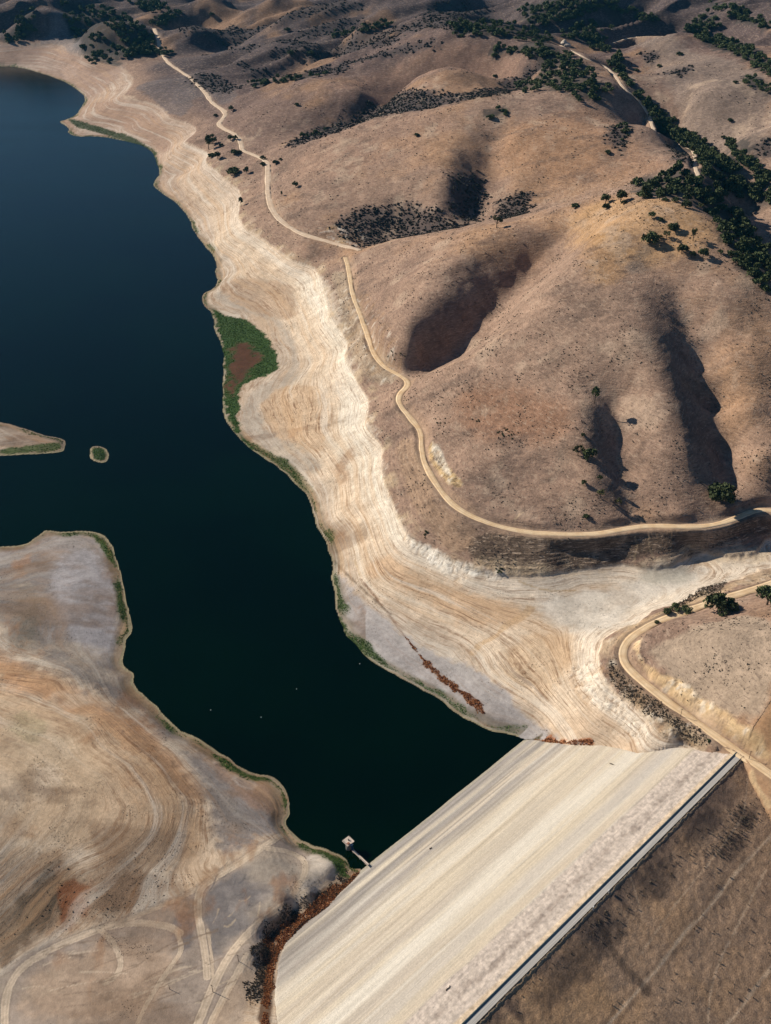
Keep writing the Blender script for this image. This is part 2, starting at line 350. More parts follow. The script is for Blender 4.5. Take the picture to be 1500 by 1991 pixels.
Z = np.where(fin, np.minimum(Z, dam_z(X, Y) + .4) - 0.4 * np.minimum(fd, 30), Z)
land = ~(lake & ~land2)

# fine relief: cattle terracettes on the hills and wave-cut steps in the drawdown belt
zb = Z + fbm(X, Y, 90., 2, 11) * 1.5
hillm = sm(42, 52, Z) * (1 - sm(1500, 2600, RR))
draw = land & (Z < 43) & (Y > 0)
Z += np.where(land, hillm * .30 * fbm(X * .35, zb * 3.2 + Y * .15, 6., 3, 4), 0)
bank = sm(42, 44, Z) * (1 - sm(58, 61, Z)) * (X > 0) * (Y > 600) * (Y < 1000)
Z += bank * (np.abs(((zb / 2.4) % 1.0) - .5) - .25) * 1.7 + bank * fbm(X * .6, Z * 5, 7., 3, 19) * .5
st = 1.3; fz = (zb / st) % 1.0
Z += np.where(draw & (Z > 4), (np.abs(fz - .5) - .25) * .24 * sm(4, 10, Z) * (1 - sm(38, 42, Z)) * sm(-.3, .3, fbm(X, Y, 70., 3, 46)), 0)
Z += np.where(land, fbm(X, Y, 7., 3, 6) * (.05 + .17 * hillm) + fbm(X, Y, 26., 3, 16) * (.12 + .38 * hillm) * sm(0, 12, dsh), 0)

# ------------------------------------------------------------------ ground cover colours (some distance haze and shade painted in)
def C(r, g, b, k=.74):
    return np.array([((c / 255 + .055) / 1.055) ** 2.4 if c > 10 else c / 255 / 12.92 for c in (r, g, b)]) * k
COLR = np.empty(TT.shape + (3,), np.float32)
COLR[:] = C(172, 142, 122)
RING = np.zeros(TT.shape, np.float32); TERR = np.ones(TT.shape, np.float32); SPK = np.full(TT.shape, .6, np.float32)
NA = fbm(X, Y, 60., 5, 21); NB = fbm(X, Y, 220., 4, 22); NC = fbm(X, Y, 18., 4, 23); ND = fbm(X, Y, 6., 3, 24)
def mixc(mask, col, s=1.0):
    m = (np.clip(mask, 0, 1) * s)[..., None].astype(np.float32); COLR[:] = COLR * (1 - m) + np.asarray(col, np.float32) * m
mixc(sm(-.1, .7, NB), C(186, 150, 124), .8); mixc(sm(.0, .6, -NA), C(142, 116, 102), .6); mixc(sm(.1, .7, NC), C(196, 164, 140), .35)
_wx, _wy = fbm(X, Y, 9., 3, 31), fbm(X + 500, Y, 9., 3, 32)
def poly_mask(pts, soft=8., nz=6., world=None):
    P = castL(pts) if world is None else world
    P = chaikin(P, 2, True); ins = inside(P); d = line_dist(P, soft + nz + 30, True); d = np.minimum(d, soft + nz + 30)
    s = np.where(ins, d, -d) + nz * (ND * .6 + NC * .8)
    return sm(-soft * .5, soft * .5, s)
def line_mask(pts, w, nz=.3, world=None):
    P = castL(pts) if world is None else world; P = chaikin(P, 2)
    d = line_dist(P, w * 2 + 12); return 1 - sm(w * .3, w * .7, np.where(np.isfinite(d), d + ND * nz * w, 1e9))

# the bleached drawdown belt, with its own ring texture
LOW = land & (Y > 0)
belt_e = sm(41.5, 39.0, zb * 0 + Z + NC * 1.6) * LOW
cream, white, tan = C(226, 204, 178, .86), C(238, 224, 205, .86), C(206, 172, 138, .86)
mixc(belt_e, cream); mixc(belt_e * sm(0, .6, NB + .3 * NA), tan, .55); mixc(belt_e * sm(27, 34, Z + NA * 5), white, .6)
mixc(belt_e * sm(14, 7, Z + NA * 5), C(190, 172, 154, .86), .7)
RING += belt_e * .8; TERR *= 1 - belt_e; SPK = SPK * (1 - belt_e) + .45 * belt_e

un_, nn_ = dam_uv(X, Y)
DOWN = (nn_ < -2) & (un_ < DLEN + 90) & (Y < 900)
mixc((DOWN * 1.0), C(176, 140, 108)); RING[DOWN] = 0; TERR[DOWN] = .3; SPK[DOWN] = .3
GRAY = C(172, 166, 164, .86)
ROCK = np.zeros(TT.shape, np.float32)
def K(pts, s=1., soft=5, nz=8): ROCK[:] = np.maximum(ROCK, poly_mask(pts, soft, nz) * s)
# -- hills
farc = sm(1700, 3000, RR) * sm(44, 60, Z); mixc(farc, C(114, 92, 88), .85); mixc(sm(2300, 3300, RR) * sm(44, 60, Z), C(86, 78, 80), .8)  # far hills scrubbier; distance haze also painted in as darker, cooler colour
mixc(sm(.15, .5, NB + .4 * NA) * sm(44, 60, Z), C(196, 152, 112), .45)
def P(pts, col, s=1., soft=10, nz=8, ring=None, spk=None, terr=None):
    m = poly_mask(pts, soft, nz) * s; mixc(m, col)
    if ring is not None: RING[:] = RING * (1 - m) + ring * m
    if spk is not None: SPK[:] = SPK * (1 - m) + spk * m
    if terr is not None: TERR[:] = TERR * (1 - m) + terr * m
    return m
P([(1100,420),(1190,385),(1330,395),(1400,440),(1390,480),(1300,500),(1230,520),(1150,470)], C(206,164,118), .7, 30, 14, spk=.1)
P([(1120,470),(1200,440),(1230,500),(1190,560),(1140,540)], C(196,150,96), .5, 30, 14)
P([(880,760),(980,740),(1100,780),(1120,840),(1000,860),(900,850)], C(156,112,84), .6, 30, 12)
P([(1040,640),(1110,580),(1230,560),(1300,640),(1290,720),(1160,720),(1060,700)], C(160,134,116), .5, 30, 14, spk=.6)
P([(1060,230),(1180,200),(1230,280),(1330,330),(1100,360),(960,330),(980,240)], C(178,136,104), .5, 40, 20)
P([(700,240),(880,210),(880,260),(720,330),(560,360),(560,320)], C(176,142,120), .5, 40, 20)
P([(800,95),(1000,90),(1020,140),(900,150),(700,180),(620,170)], C(170,134,112), .5, 40, 20)
P([(1210,90),(1300,70),(1500,130),(1500,320),(1420,300),(1300,200)], C(150,132,120), .8, 30, 20, spk=.45)
P([(1300,1245),(1380,1210),(1500,1190),(1500,1440),(1380,1370),(1290,1310),(1250,1260)], C(190,168,146), .9, 8, 5, spk=.8, terr=.7)
P([(1000,1045),(1150,1046),(1260,1034),(1390,1030),(1470,1000),(1500,1010),(1500,1040),(1390,1068),(1230,1086),(1080,1110),(990,1112),(930,1095),(900,1060),(940,1030)], C(122, 104, 88), .9, 5, 3, spk=.8, terr=2.4, ring=0)
P([(850,980),(900,1010),(940,1030),(900,1085),(860,1060),(810,1000),(780,930),(770,860),(800,850),(830,920)], C(176,146,120), .8, 6, 4, spk=.5, ring=0)
P([(700,600),(735,690),(790,740),(715,750),(680,690),(668,640),(650,560),(640,530),(680,530)], C(186,166,142), .8, 6, 4, spk=.8, ring=.2)
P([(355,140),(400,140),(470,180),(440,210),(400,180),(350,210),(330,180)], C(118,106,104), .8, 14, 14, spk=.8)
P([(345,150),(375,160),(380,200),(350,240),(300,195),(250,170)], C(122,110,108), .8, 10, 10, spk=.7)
# cuts above and below the roads
P([(836,860),(850,870),(875,915),(905,945),(885,950),(850,920),(836,890)], C(222,190,140), .9, 4, 3, spk=.5)
P([(838,862),(856,868),(868,900),(880,930),(862,915),(846,890)], C(236,224,205), .8, 3, 2)
P([(1228,1262),(1246,1240),(1242,1270),(1262,1300),(1350,1345),(1420,1395),(1500,1450),(1500,1490),(1400,1425),(1320,1365),(1250,1312)], C(226,194,150,.86), .95, 4, 3, spk=.2, ring=0, terr=.3)
P([(1340,1390),(1400,1410),(1460,1450),(1430,1440),(1380,1420)], C(180,140,95), .8, 4, 4)
P([(1172,1290),(1190,1270),(1215,1310),(1270,1360),(1340,1410),(1400,1455),(1330,1450),(1290,1420),(1230,1365),(1190,1330)], C(136,116,98), .9, 4, 4, spk=.9, ring=0)
P([(1190,1262),(1205,1235),(1240,1210),(1300,1185),(1380,1150),(1430,1130),(1440,1138),(1380,1165),(1290,1195),(1220,1235),(1205,1260)], C(200,170,135,.86), .8, 4, 4, spk=.7, ring=0)
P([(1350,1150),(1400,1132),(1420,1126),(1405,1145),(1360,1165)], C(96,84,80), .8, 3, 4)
P([(790,1035),(830,1065),(880,1088),(940,1110),(1000,1122),(930,1125),(860,1110),(800,1070)], C(244,236,222,.88), .8, 5, 5, ring=.3)
P([(1105,1300),(1160,1300),(1200,1350),(1290,1420),(1300,1450),(1220,1430),(1150,1370),(1105,1330)], C(238,224,204,.87), .45, 10, 14, ring=.7)
P([(640,530),(665,640),(690,740),(712,800),(735,900),(760,990),(800,1040),(760,1060),(700,960),(660,880),(640,820),(680,760),(650,680),(600,600),(570,530)], C(240,228,208,.88), .6, 14, 8, ring=.8)
K([(785,1030),(830,1062),(880,1085),(940,1108),(1000,1120),(930,1130),(860,1115),(795,1075)], .75)
K([(1110,1290),(1165,1280),(1215,1335),(1300,1410),(1325,1455),(1250,1440),(1150,1370),(1105,1330)], .7)
K([(700,560),(745,600),(760,650),(790,735),(715,750),(680,690),(668,640),(650,560)], .7); K([(836,860),(850,870),(875,915),(905,945),(885,950),(850,920),(836,890)], .9, 3, 4)
K([(1228,1262),(1246,1240),(1242,1270),(1262,1300),(1350,1345),(1420,1395),(1500,1450),(1500,1490),(1400,1425),(1320,1365),(1250,1312)], .8, 3, 4)
K([(1172,1290),(1190,1270),(1215,1310),(1270,1360),(1340,1410),(1400,1455),(1330,1450),(1290,1420),(1230,1365),(1190,1330)], .8)
K([(700,740),(740,860),(750,920),(775,980),(800,1020),(785,1040),(760,990),(735,920),(715,830)], .45); K([(640,520),(665,630),(690,700),(705,760),(690,770),(665,690),(640,610),(620,545)], .3)
K([(600,440),(690,440),(715,450),(715,480),(640,470)], .8); K([(400,290),(450,340),(470,420),(520,465),(560,500),(540,505),(480,450),(445,390),(400,320)], .2)
scb = sm(39.8, 40.8, Z) * (1 - sm(45, 50, Z)) * sm(-.05, .35, fbm(X, Y, 24., 4, 41)) * (RR < 2300) * (nn_ > 20); mixc(scb, C(214,190,156,.86), .55); ROCK[:] = np.maximum(ROCK, scb * .35)
mixc(poly_mask([(600,440),(690,440),(712,455),(712,478),(640,470)], 6, 10) * sm(0, .3, NC), C(206,172,128,.86), .8)
# -- east drawdown
P([(655,1110),(700,1160),(760,1215),(830,1265),(900,1290),(960,1320),(1000,1370),(1060,1420),(1090,1440),(1025,1438),(960,1420),(900,1390),(830,1340),(740,1295),(680,1230),(655,1160)], GRAY, .9, 7, 6, ring=.15, spk=.25)
P([(1030,1180),(1120,1150),(1260,1130),(1330,1110),(1380,1100),(1350,1135),(1240,1170),(1200,1220),(1130,1230),(1080,1220)], C(216,206,192,.86), .8, 16, 10, ring=.05)
P([(1240,1110),(1340,1095),(1350,1125),(1270,1140)], C(190,182,165,.86), .7, 12, 8, ring=.0)
P([(900,1100),(1200,1120),(1500,1060),(1500,1100),(1350,1090),(1200,1110),(1040,1135)], C(220,196,164,.86), .7, 10, 8, ring=.3)
P([(412,575),(460,600),(540,625),(570,680),(560,730),(500,752),(475,790),(465,830),(520,890),(600,925),(635,905),(570,850),(505,790),(545,765),(590,730),(570,650),(520,600),(440,560)], C(182,168,152,.86), .8, 6, 6, ring=.35)
P([(440,545),(560,540),(585,600),(560,625),(480,600),(425,565)], C(186,158,132,.86), .7, 8, 8, ring=1)
P([(500,790),(560,740),(640,760),(640,830),(630,890),(560,860),(510,830)], C(206,172,136,.86), .6, 10, 8, ring=1.2)
P([(700,1110),(790,1150),(860,1190),(960,1225),(1030,1195),(1000,1170),(900,1150),(800,1110),(740,1080)], C(204,168,132,.86), .7, 14, 8, ring=1.1)
P([(960,1290),(1040,1230),(1110,1230),(1120,1270),(1090,1310),(1060,1370),(1000,1340)], C(212,182,148,.86), .7, 12, 8, ring=1.0)
P([(250,200),(290,215),(330,250),(335,300),(300,280),(250,250),(190,230),(170,200)], C(150,116,96), .6, 10, 10, ring=.6)
P([(180,195),(260,185),(320,220),(290,225),(230,205)], C(206,182,158,.86), .7, 10, 8)
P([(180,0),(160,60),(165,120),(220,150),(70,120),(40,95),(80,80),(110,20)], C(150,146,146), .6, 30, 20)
P([(-200,60),(0,85),(90,88),(170,112),(240,112),(235,150),(180,190),(160,175),(90,140),(0,122),(-200,122)], C(156,138,128,.86), .75, 16, 20, ring=.4)  # far shore greyed and darkened, haze of distance painted into its colour
P([(60,110),(140,120),(160,150),(130,155),(90,140)], C(196,186,176), .6, 12, 12)
for pts, wd in (([(700,1125),(745,1180),(790,1240),(830,1290)], 1.6), ([(830,1290),(870,1330),(925,1365),(940,1385)], 6)):
    mixc(line_mask(pts, wd, .7), C(128,88,64), .8)
for pts, wd, c in (([(1035,1182),(1015,1200),(990,1212),(965,1238),(940,1250),(918,1268)], 6, C(214,180,140,.86)), ([(650,1090),(690,1135),(760,1195)], 2., C(110,92,72)), ([(1010,1130),(1060,1150),(1120,1148)], 2, C(190,160,120,.86))):
    mixc(line_mask(pts, wd, .6), c, .7)
mixc(line_mask([(1040,1441),(1080,1443),(1120,1443),(1165,1446)], 4.5, 1.4), C(196,112,58), .85)
mixc(line_mask([(1030,1440),(1045,1442)], 8, 1.), C(70,66,30), .9)
# -- west shore
P([(-60,1065),(0,1068),(60,1048),(110,1040),(190,1040),(225,1100),(245,1190),(232,1290),(300,1375),(400,1475),(520,1560),(560,1600),(480,1650),(425,1650),(405,1540),(340,1450),(250,1370),(130,1310),(40,1240),(-60,1190)], C(150,142,138,.86), .95, 14, 10, ring=.3, spk=.5)
P([(105,1085),(180,1060),(215,1120),(232,1220),(200,1290),(130,1240),(95,1160)], C(172,166,166,.86), .9, 12, 8, ring=.05, spk=.3)
P([(20,1150),(60,1130),(95,1220),(60,1270),(20,1230)], C(112,108,88,.86), .7, 16, 14, spk=.9)
P([(-60,1240),(40,1290),(130,1340),(260,1400),(340,1480),(400,1560),(405,1640),(330,1720),(200,1650),(0,1600),(-60,1600)], C(204,174,142,.86), .85, 14, 10, ring=.7)
P([(0,1380),(120,1400),(200,1480),(200,1580),(120,1660),(0,1680),(-60,1500)], C(206,180,150,.86), .8, 22, 20, ring=.2, spk=.8)
P([(230,1480),(300,1480),(370,1560),(390,1620),(330,1700),(300,1650),(300,1560)], C(176,142,110,.86), .55, 16, 20, ring=1.1, spk=.8)
P([(-20,1240),(60,1300),(160,1345),(280,1400),(360,1490),(400,1560),(395,1600),(330,1510),(250,1440),(140,1390),(40,1350),(-20,1300)], C(192,140,96,.86), .6, 12, 10, ring=.9)
P([(0,1420),(80,1400),(160,1440),(130,1500),(40,1480)], C(216,192,162,.86), .7, 18, 12, ring=.3)
P([(100,1340),(180,1350),(160,1380),(90,1375)], C(214,190,166,.86), .6, 10, 8)
P([(20,1390),(90,1400),(80,1450),(30,1440)], C(140,130,96,.86), .5, 12, 14, spk=1)
P([(-40,1630),(70,1640),(160,1700),(200,1660),(300,1690),(340,1740),(250,1770),(160,1800),(60,1840),(-40,1880)], C(150,122,96,.86), .7, 14, 12, ring=.8, spk=.9)
P([(70,1690),(120,1700),(150,1720),(120,1790),(50,1830),(30,1800)], C(98,86,70), .7, 10, 10, spk=1)
P([(125,1710),(150,1720),(155,1760),(130,1790),(115,1760)], C(150,92,56), .6, 10, 14)
P([(190,1700),(300,1690),(340,1740),(240,1780),(180,1790)], C(120,92,70), .6, 12, 10, spk=1)
P([(400,1480),(470,1490),(540,1530),(560,1580),(540,1610),(470,1560)], C(160,128,106,.86), .7, 8, 8, spk=.7)
P([(440,1500),(490,1505),(500,1540),(460,1530)], C(196,186,176,.86), .6, 6, 6)
P([(410,1450),(520,1510),(550,1545),(555,1590),(530,1600),(480,1540)], C(112,78,56), .4, 6, 8)
PLAT = [(-80,1995),(-60,1930),(0,1895),(80,1838),(180,1806),(280,1772),(380,1728),(460,1675),(535,1628),(600,1645),(665,1680),(668,1695),(640,1708),(600,1745),(560,1765),(515,1800),(500,1850),(495,1920),(440,2100),(-80,2100)]
P(PLAT, C(174,157,143,.86), .95, 5, 3, ring=0, spk=.1)
P([(100,1860),(240,1830),(330,1850),(360,1920),(250,1991),(60,1991),(30,1920)], C(192,162,134,.86), .6, 14, 8)
P([(395,1740),(440,1705),(520,1665),(580,1680),(585,1715),(540,1760),(480,1800),(430,1850),(405,1860)], C(124,118,116,.86), .9, 6, 5)
P([(330,1790),(375,1765),(385,1850),(345,1850)], C(128,121,120,.86), .9, 5, 4)
P([(600,1650),(660,1680),(640,1705),(600,1740),(560,1750),(600,1700)], C(210,198,184,.86), .8, 6, 4)
P([(410,1700),(520,1800),(500,1900),(430,1991),(480,1991),(520,1870)], C(166,156,148,.86), .5, 8, 6)
LT = C(226,204,178,.88)
for pts, wd in (([(10,2040),(8,1960),(20,1905),(70,1858),(180,1812),(250,1792),(330,1800),(350,1815)], 5.5), ([(180,1810),(280,1776),(380,1733),(460,1682),(535,1632)], 4),
    ([(403,1900),(400,1860),(393,1820),(384,1775),(386,1735),(402,1715),(450,1688),(520,1645),(545,1625)], 5.5), ([(193,1805),(222,1835),(237,1870),(230,1895),(205,1912)], 4),
    ([(655,1690),(600,1735),(540,1768),(480,1815),(430,1880),(385,1991)], 6), ([(520,1650),(580,1660),(600,1690),(570,1740)], 5), ([(345,1815),(356,1850),(330,1880),(280,1960),(260,2010)], 3.5),
    ([(414,1900),(412,1860),(404,1810)], 2.5), ([(480,1860),(440,1930),(410,1991)], 5)):
    D_ = line_dist(chaikin(castL(pts), 2), wd * 2 + 6); D_ = np.where(np.isfinite(D_), D_ + ND * .5, 99); mixc(sm(wd * .42, wd * .5, D_) * (1 - sm(wd * .55, wd * .75, D_)), C(128, 112, 98, .86), .3); mixc(1 - sm(wd * .42, wd * .5, D_), LT, .8); mixc(1 - sm(.25, .8, np.abs(D_ - wd * .22)), C(188, 166, 142, .86), .5)
rg = np.random.default_rng(3)
for i in range(60):                                                    # tyre ruts of earth movers on the borrow flat
    x0, y0 = rg.uniform(20, 460), rg.uniform(1835, 1985); L_ = rg.uniform(30, 110); a = -.5 + rg.normal() * .12 + (.25 if x0 < 200 else 0)
    pts = [(x0 + L_ * t * math.cos(a), y0 + L_ * t * math.sin(a) + 8 * t * t) for t in (0, .33, .66, 1)]
    if pts[-1][0] < 490: mixc(line_mask(pts, rg.uniform(.5, 1.0), .8), C(138,118,100,.86) if i % 3 else LT, .55)
for i in range(34):
    x0, y0 = rg.uniform(400, 570), rg.uniform(1680, 1820); L_ = rg.uniform(12, 40); a = -.75 + rg.normal() * .35
    if x0 + y0 * .9 > 2130 or x0 > 560: continue
    pts = [(x0 + L_ * t * math.cos(a), y0 + L_ * t * math.sin(a) + 6 * math.sin(t * 3)) for t in (0, .33, .66, 1)]
    mixc(line_mask(pts, rg.uniform(.5, 1.), .8), C(104,100,100,.86) if i % 3 else C(196,176,150,.86), .6)
P([(-20,1120),(80,1150),(140,1270),(230,1300),(330,1400),(420,1500),(490,1600),(440,1650),(400,1540),(330,1440),(230,1365),(120,1320),(-20,1260)], C(116,106,98,.86), .6, 24, 30, spk=.9)
P([(0,1085),(60,1075),(110,1100),(60,1180),(0,1200)], C(128,120,116,.86), .6, 20, 20)
P([(250,1400),(330,1480),(390,1570),(350,1560),(290,1480)], C(120,96,76,.86), .5, 8, 16, ring=1.2); P([(-20,1560),(60,1600),(50,1640),(-20,1620)], C(150,118,90,.86), .5, 14, 16); P([(60,1480),(120,1500),(100,1560),(50,1540)], C(224,204,180,.88), .6, 12, 12)
# ditch beside the dam
DITCH = [(690,1700),(668,1712),(645,1735),(600,1762),(560,1790),(530,1825),(517,1870),(515,1930),(512,2000)]
P([(690,1692),(668,1698),(640,1722),(600,1750),(560,1772),(515,1805),(505,1850),(502,1940),(500,2000),(532,2000),(530,1930),(536,1880),(552,1830),(590,1793),(640,1758),(672,1728)], C(92,60,38), .9, 3, 4, ring=0, spk=1)
mixc(line_mask([(695,1705),(650,1750),(600,1785),(555,1822),(535,1860)], 4, .9), C(178,96,46), .8)
P([(395,1991),(480,1880),(505,1850),(502,2000),(440,2060)], C(186,160,134,.86), .6, 4, 5, spk=.9)
WST = (X < un(700, 1680, 0)[0]) * (Y < 1100) * land * (nn_ > FW - 20); wn = fbm(X * .5, Y, 46., 5, 47, .6); wm = fbm(X, Y * .6, 30., 5, 48, .6)
mixc(WST * sm(.08, .4, wn), C(128,104,84,.86), .6); mixc(WST * sm(.15, .5, -wn), C(214,194,168,.88), .4); mixc(WST * sm(.2, .5, wm), C(158,112,74,.86), .5); mixc(WST * (1 - sm(8, 26, dsh)) * sm(-.1, .4, wm), C(118,90,70,.86), .6)
mixc(poly_mask([(0,1790),(40,1740),(110,1700),(150,1715),(120,1790),(60,1835),(0,1880)], 12, 16), C(92,76,60,.86), .6); mixc(poly_mask([(130,1700),(170,1720),(165,1790),(120,1815),(110,1760)], 8, 14), C(142,84,50,.86), .6)
mixc(poly_mask(PLAT[7:19], 4, 4) * sm(-.2, .3, wn), C(178,170,160,.86), .15)
# paler road verges
for nm, P_ in roads.items():
    D = line_dist(P_, 26); D = np.where(np.isfinite(D), D, 99)
    mixc(1 - sm(5, 11, D + NC * 3), C(196, 166, 136), .45 if nm != 'c' else .2); TERR *= sm(4, 9, D)
    SPK *= sm(3, 8, D)
# tracks on the slopes
for pts in ([(700,1120),(690,1090)], [(1235,1040),(1240,1060),(1233,1090)], [(1262,1040),(1262,1062),(1272,1085)], [(1000,1010),(1020,995),(1010,1000)]):
    mixc(line_mask(pts, 1.6, .5), C(214, 186, 150), .7)
mixc(line_mask([(800,742),(860,715),(930,690),(990,640)], 5, .5), C(202,168,138), .5)
mixc(line_mask([(1205,820),(1198,870),(1212,930),(1228,1000)], 3.5, .5), C(206,172,142), .5)
mixc(line_mask([(1462,1500),(1472,1530),(1496,1568)], 3, .4), C(216,186,146), .8)
# dark chaparral ground; long valley bands also paint in shade between the ridges
SCRUB = [[(640,440),(700,402),(800,395),(870,432),(950,425),(850,452),(760,466),(712,482),(690,470)], [(952,420),(978,384),(1030,364),(1036,388),(1000,424)],
  [(590,262),(660,226),(750,205),(862,193),(862,206),(760,222),(680,242),(620,268)], [(400,120),(500,150),(620,150),(700,132),(640,124),(540,138),(470,124)],
  [(560,292),(640,262),(720,232),(860,204),(960,192),(1040,160),(1050,120),(1030,118),(1010,150),(940,176),(850,188),(720,212),(620,244),(560,275)], [(380,100),(470,95),(600,76),(760,56),(900,45),(900,56),(760,70),(600,92),(470,108)], [(640,138),(760,110),(860,90),(860,78),(760,94),(650,122)], [(400,60),(520,38),(700,6),(720,14),(540,50),(410,72)],
  [(500,112),(600,104),(720,92),(800,74),(700,70),(600,88)], [(870,340),(930,330),(950,370),(930,430),(880,430)], [(350,150),(420,140),(480,170),(430,190)],
  [(1240,100),(1285,98),(1290,115),(1260,122)], [(1290,140),(1350,125),(1345,140),(1310,148)], [(1480,265),(1500,260),(1500,310),(1470,300)],
  [(560,70),(700,30),(700,45),(600,80)], [(330,60),(440,40),(520,50),(470,70),(380,80)], [(800,10),(960,0),(960,60),(880,70),(820,40)], [(1180,250),(1215,240),(1220,290),(1190,290)],[(1300,280),(1350,300),(1340,320),(1310,310)]]
WOOD = [([(1228,352),(1262,342),(1310,338),(1372,330),(1350,300),(1380,300),(1440,325),(1500,370),(1500,400),(1440,385),(1420,368),(1400,375),(1425,400),(1448,425),(1470,470),(1500,470),(1500,575),(1470,550),(1440,520),(1420,500),(1395,445),(1380,415),(1345,395),(1290,376),(1240,384)], 210, 17),
 ([(1180,120),(1205,105),(1215,150),(1262,200),(1330,250),(1400,300),(1440,330),(1400,330),(1355,300),(1300,266),(1275,250),(1262,215),(1240,188),(1205,150)], 230, 11),
 ([(955,85),(1010,95),(1045,80),(1085,95),(1130,118),(1165,160),(1200,172),(1175,182),(1120,172),(1060,180),(1000,175),(1005,160),(1048,150),(1055,115),(1000,105),(955,110)], 150, 11),
 ([(1110,170),(1150,165),(1175,182),(1165,200),(1118,198)], 14, 11), ([(935,215),(990,205),(985,225),(940,235)], 9, 9),
 ([(1200,235),(1225,240),(1222,275),(1208,270)], 12, 8),
 ([(1000,20),(1100,-2),(1200,5),(1290,40),(1260,42),(1180,15),(1100,40),(1040,52)], 170, 9), ([(870,45),(960,40),(1050,60),(1090,80),(1040,80),(960,70),(880,70)], 110, 9),
 ([(1330,48),(1420,75),(1500,115),(1500,150),(1440,110),(1340,65)], 130, 10), ([(1370,0),(1430,10),(1500,40),(1500,60),(1440,40),(1380,15)], 60, 9),
 ([(1440,140),(1500,165),(1500,185),(1450,165)], 24, 8), ([(1405,265),(1500,340),(1500,355),(1430,310)], 60, 11), ([(1130,60),(1180,75),(1190,100),(1150,95)], 50, 9),
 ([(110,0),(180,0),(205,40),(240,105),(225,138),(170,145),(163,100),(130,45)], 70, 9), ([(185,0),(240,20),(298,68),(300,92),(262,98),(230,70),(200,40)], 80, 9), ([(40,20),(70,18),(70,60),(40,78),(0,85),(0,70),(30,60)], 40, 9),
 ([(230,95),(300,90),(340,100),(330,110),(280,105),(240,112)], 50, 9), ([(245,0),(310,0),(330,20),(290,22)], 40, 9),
 ([(1085,60),(1150,40),(1200,50),(1160,70),(1100,78)], 40, 9), ([(1345,40),(1380,20),(1400,50),(1370,60)],20,9), ([(640,65),(760,38),(770,46),(650,74)], 40, 8), ([(480,160),(560,150),(640,138),(636,146),(560,158),(490,168)], 45, 8), ([(585,262),(640,250),(640,256),(588,270)], 9, 8), ([(300,40),(345,18),(360,26),(312,52)], 25, 9)]
CHAP = np.zeros(TT.shape, np.float32)
for pg, n_, w_ in WOOD: P(pg, C(74, 70, 66), .85, 14, 22, spk=1, terr=0)  # dark ground under woods; on the top-left ridges it paints in their shade
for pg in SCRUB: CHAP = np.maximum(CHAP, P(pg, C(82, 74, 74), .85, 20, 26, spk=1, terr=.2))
# water's edge: pale rim, then a ragged green belt
dl = np.where(lake & ~land2, 99, np.where(land2, d2, dsh)); dl = np.where(nn_ < FW + 6, np.where((Y < 700) & (un_ > 40), 99, dl), dl)
mixc(1 - sm(7, 13, dl + NC * 4), C(120, 104, 78), .6 ); 
grn = sm(2.2, 3.4, dl + NC * 2) * (1 - sm(3.5, 9.0, dl - NA * 12 - NC * 5)) * sm(-.35, .1, fbm(X, Y, 50., 3, 51)); mixc(grn, C(62, 86, 40), .85)
GREEN = grn.copy()
rim = (1 - sm(1.2, 2.4, dl + NC * 1.5 + fbm(X, Y, 70., 3, 52) * 2.4)) * land; mixc(rim, C(168, 156, 124), .9); RING *= 1 - rim
mixc(lake * 1.0 * (1 - land2 * 1.0), C(60, 62, 44)); 
m = P([(410,595),(440,612),(480,622),(520,650),(540,690),(546,715),(500,737),(470,748),(462,790),(470,850),(500,882),(455,840),(440,800),(439,760),(440,720),(430,660),(418,620)], C(52,86,36), .97, 4, 7, ring=0, spk=.6); GREEN = np.maximum(GREEN, m)
mixc(poly_mask([(455,665),(490,672),(505,700),(490,728),(462,745),(452,780),(447,740),(452,700)], 12, 16), C(96,62,46), .95)
GREEN *= 1 - .9 * poly_mask([(455,665),(490,672),(505,700),(490,728),(462,745),(452,780),(447,740),(452,700)], 12, 16)
m = P([(128,232),(150,232),(200,248),(250,262),(285,280),(302,300),(312,330),(300,318),(288,288),(240,272),(190,258),(150,248)], C(52,72,40), .95, 5, 5, ring=0); GREEN = np.maximum(GREEN, m)
m = P([(182,870),(202,872),(208,885),(203,895),(194,896),(180,890)], C(40,70,34), .95, 2, 2, ring=0); GREEN = np.maximum(GREEN, m)
mixc(land2 * (Y > un(60, 872, 0)[1]) * 1.0, C(140,122,108), .7); m = P([(0,872),(60,868),(100,860),(122,862),(122,876),(60,879),(0,883)], C(70,92,44), .9, 3, 4, ring=0); GREEN = np.maximum(GREEN, m * .6)
m = P([(176,1036),(196,1042),(216,1075),(228,1110),(212,1090),(196,1060)], C(78,98,42), .9, 3, 4); GREEN = np.maximum(GREEN, m)
m = P([(655,1190),(672,1235),(705,1268),(740,1292),(720,1270),(690,1240)], C(70,92,42), .9, 3, 4); GREEN = np.maximum(GREEN, m)
m = P([(664,1672),(690,1700),(700,1695),(690,1690),(680,1688),(676,1676)], C(46,62,32), .9, 2, 2); GREEN = np.maximum(GREEN, m)
rk = fbm(X, Y, 7., 4, 42, .6); crk = np.abs(fbm(X, Y, 5., 3, 43, .6))
mixc(ROCK * sm(.10, .03, crk), C(118,96,76,.86), .75); mixc(ROCK * sm(.15, .45, rk), C(244,234,218,.88), .6); mixc(ROCK * sm(.1, .5, -rk), C(176,140,100,.86), .5)
Z += ROCK * (np.clip(rk, -.5, .6) * 1.7 + .2 - sm(.12, .0, crk) * .8) * sm(7, 12, np.minimum.reduce([np.where(np.isfinite(D_), D_, 99) for D_ in (line_dist(P_, 26) for P_ in roads.values())]))
HM = sm(42, 48, Z) * (RR < 2400) * (nn_ > 10)
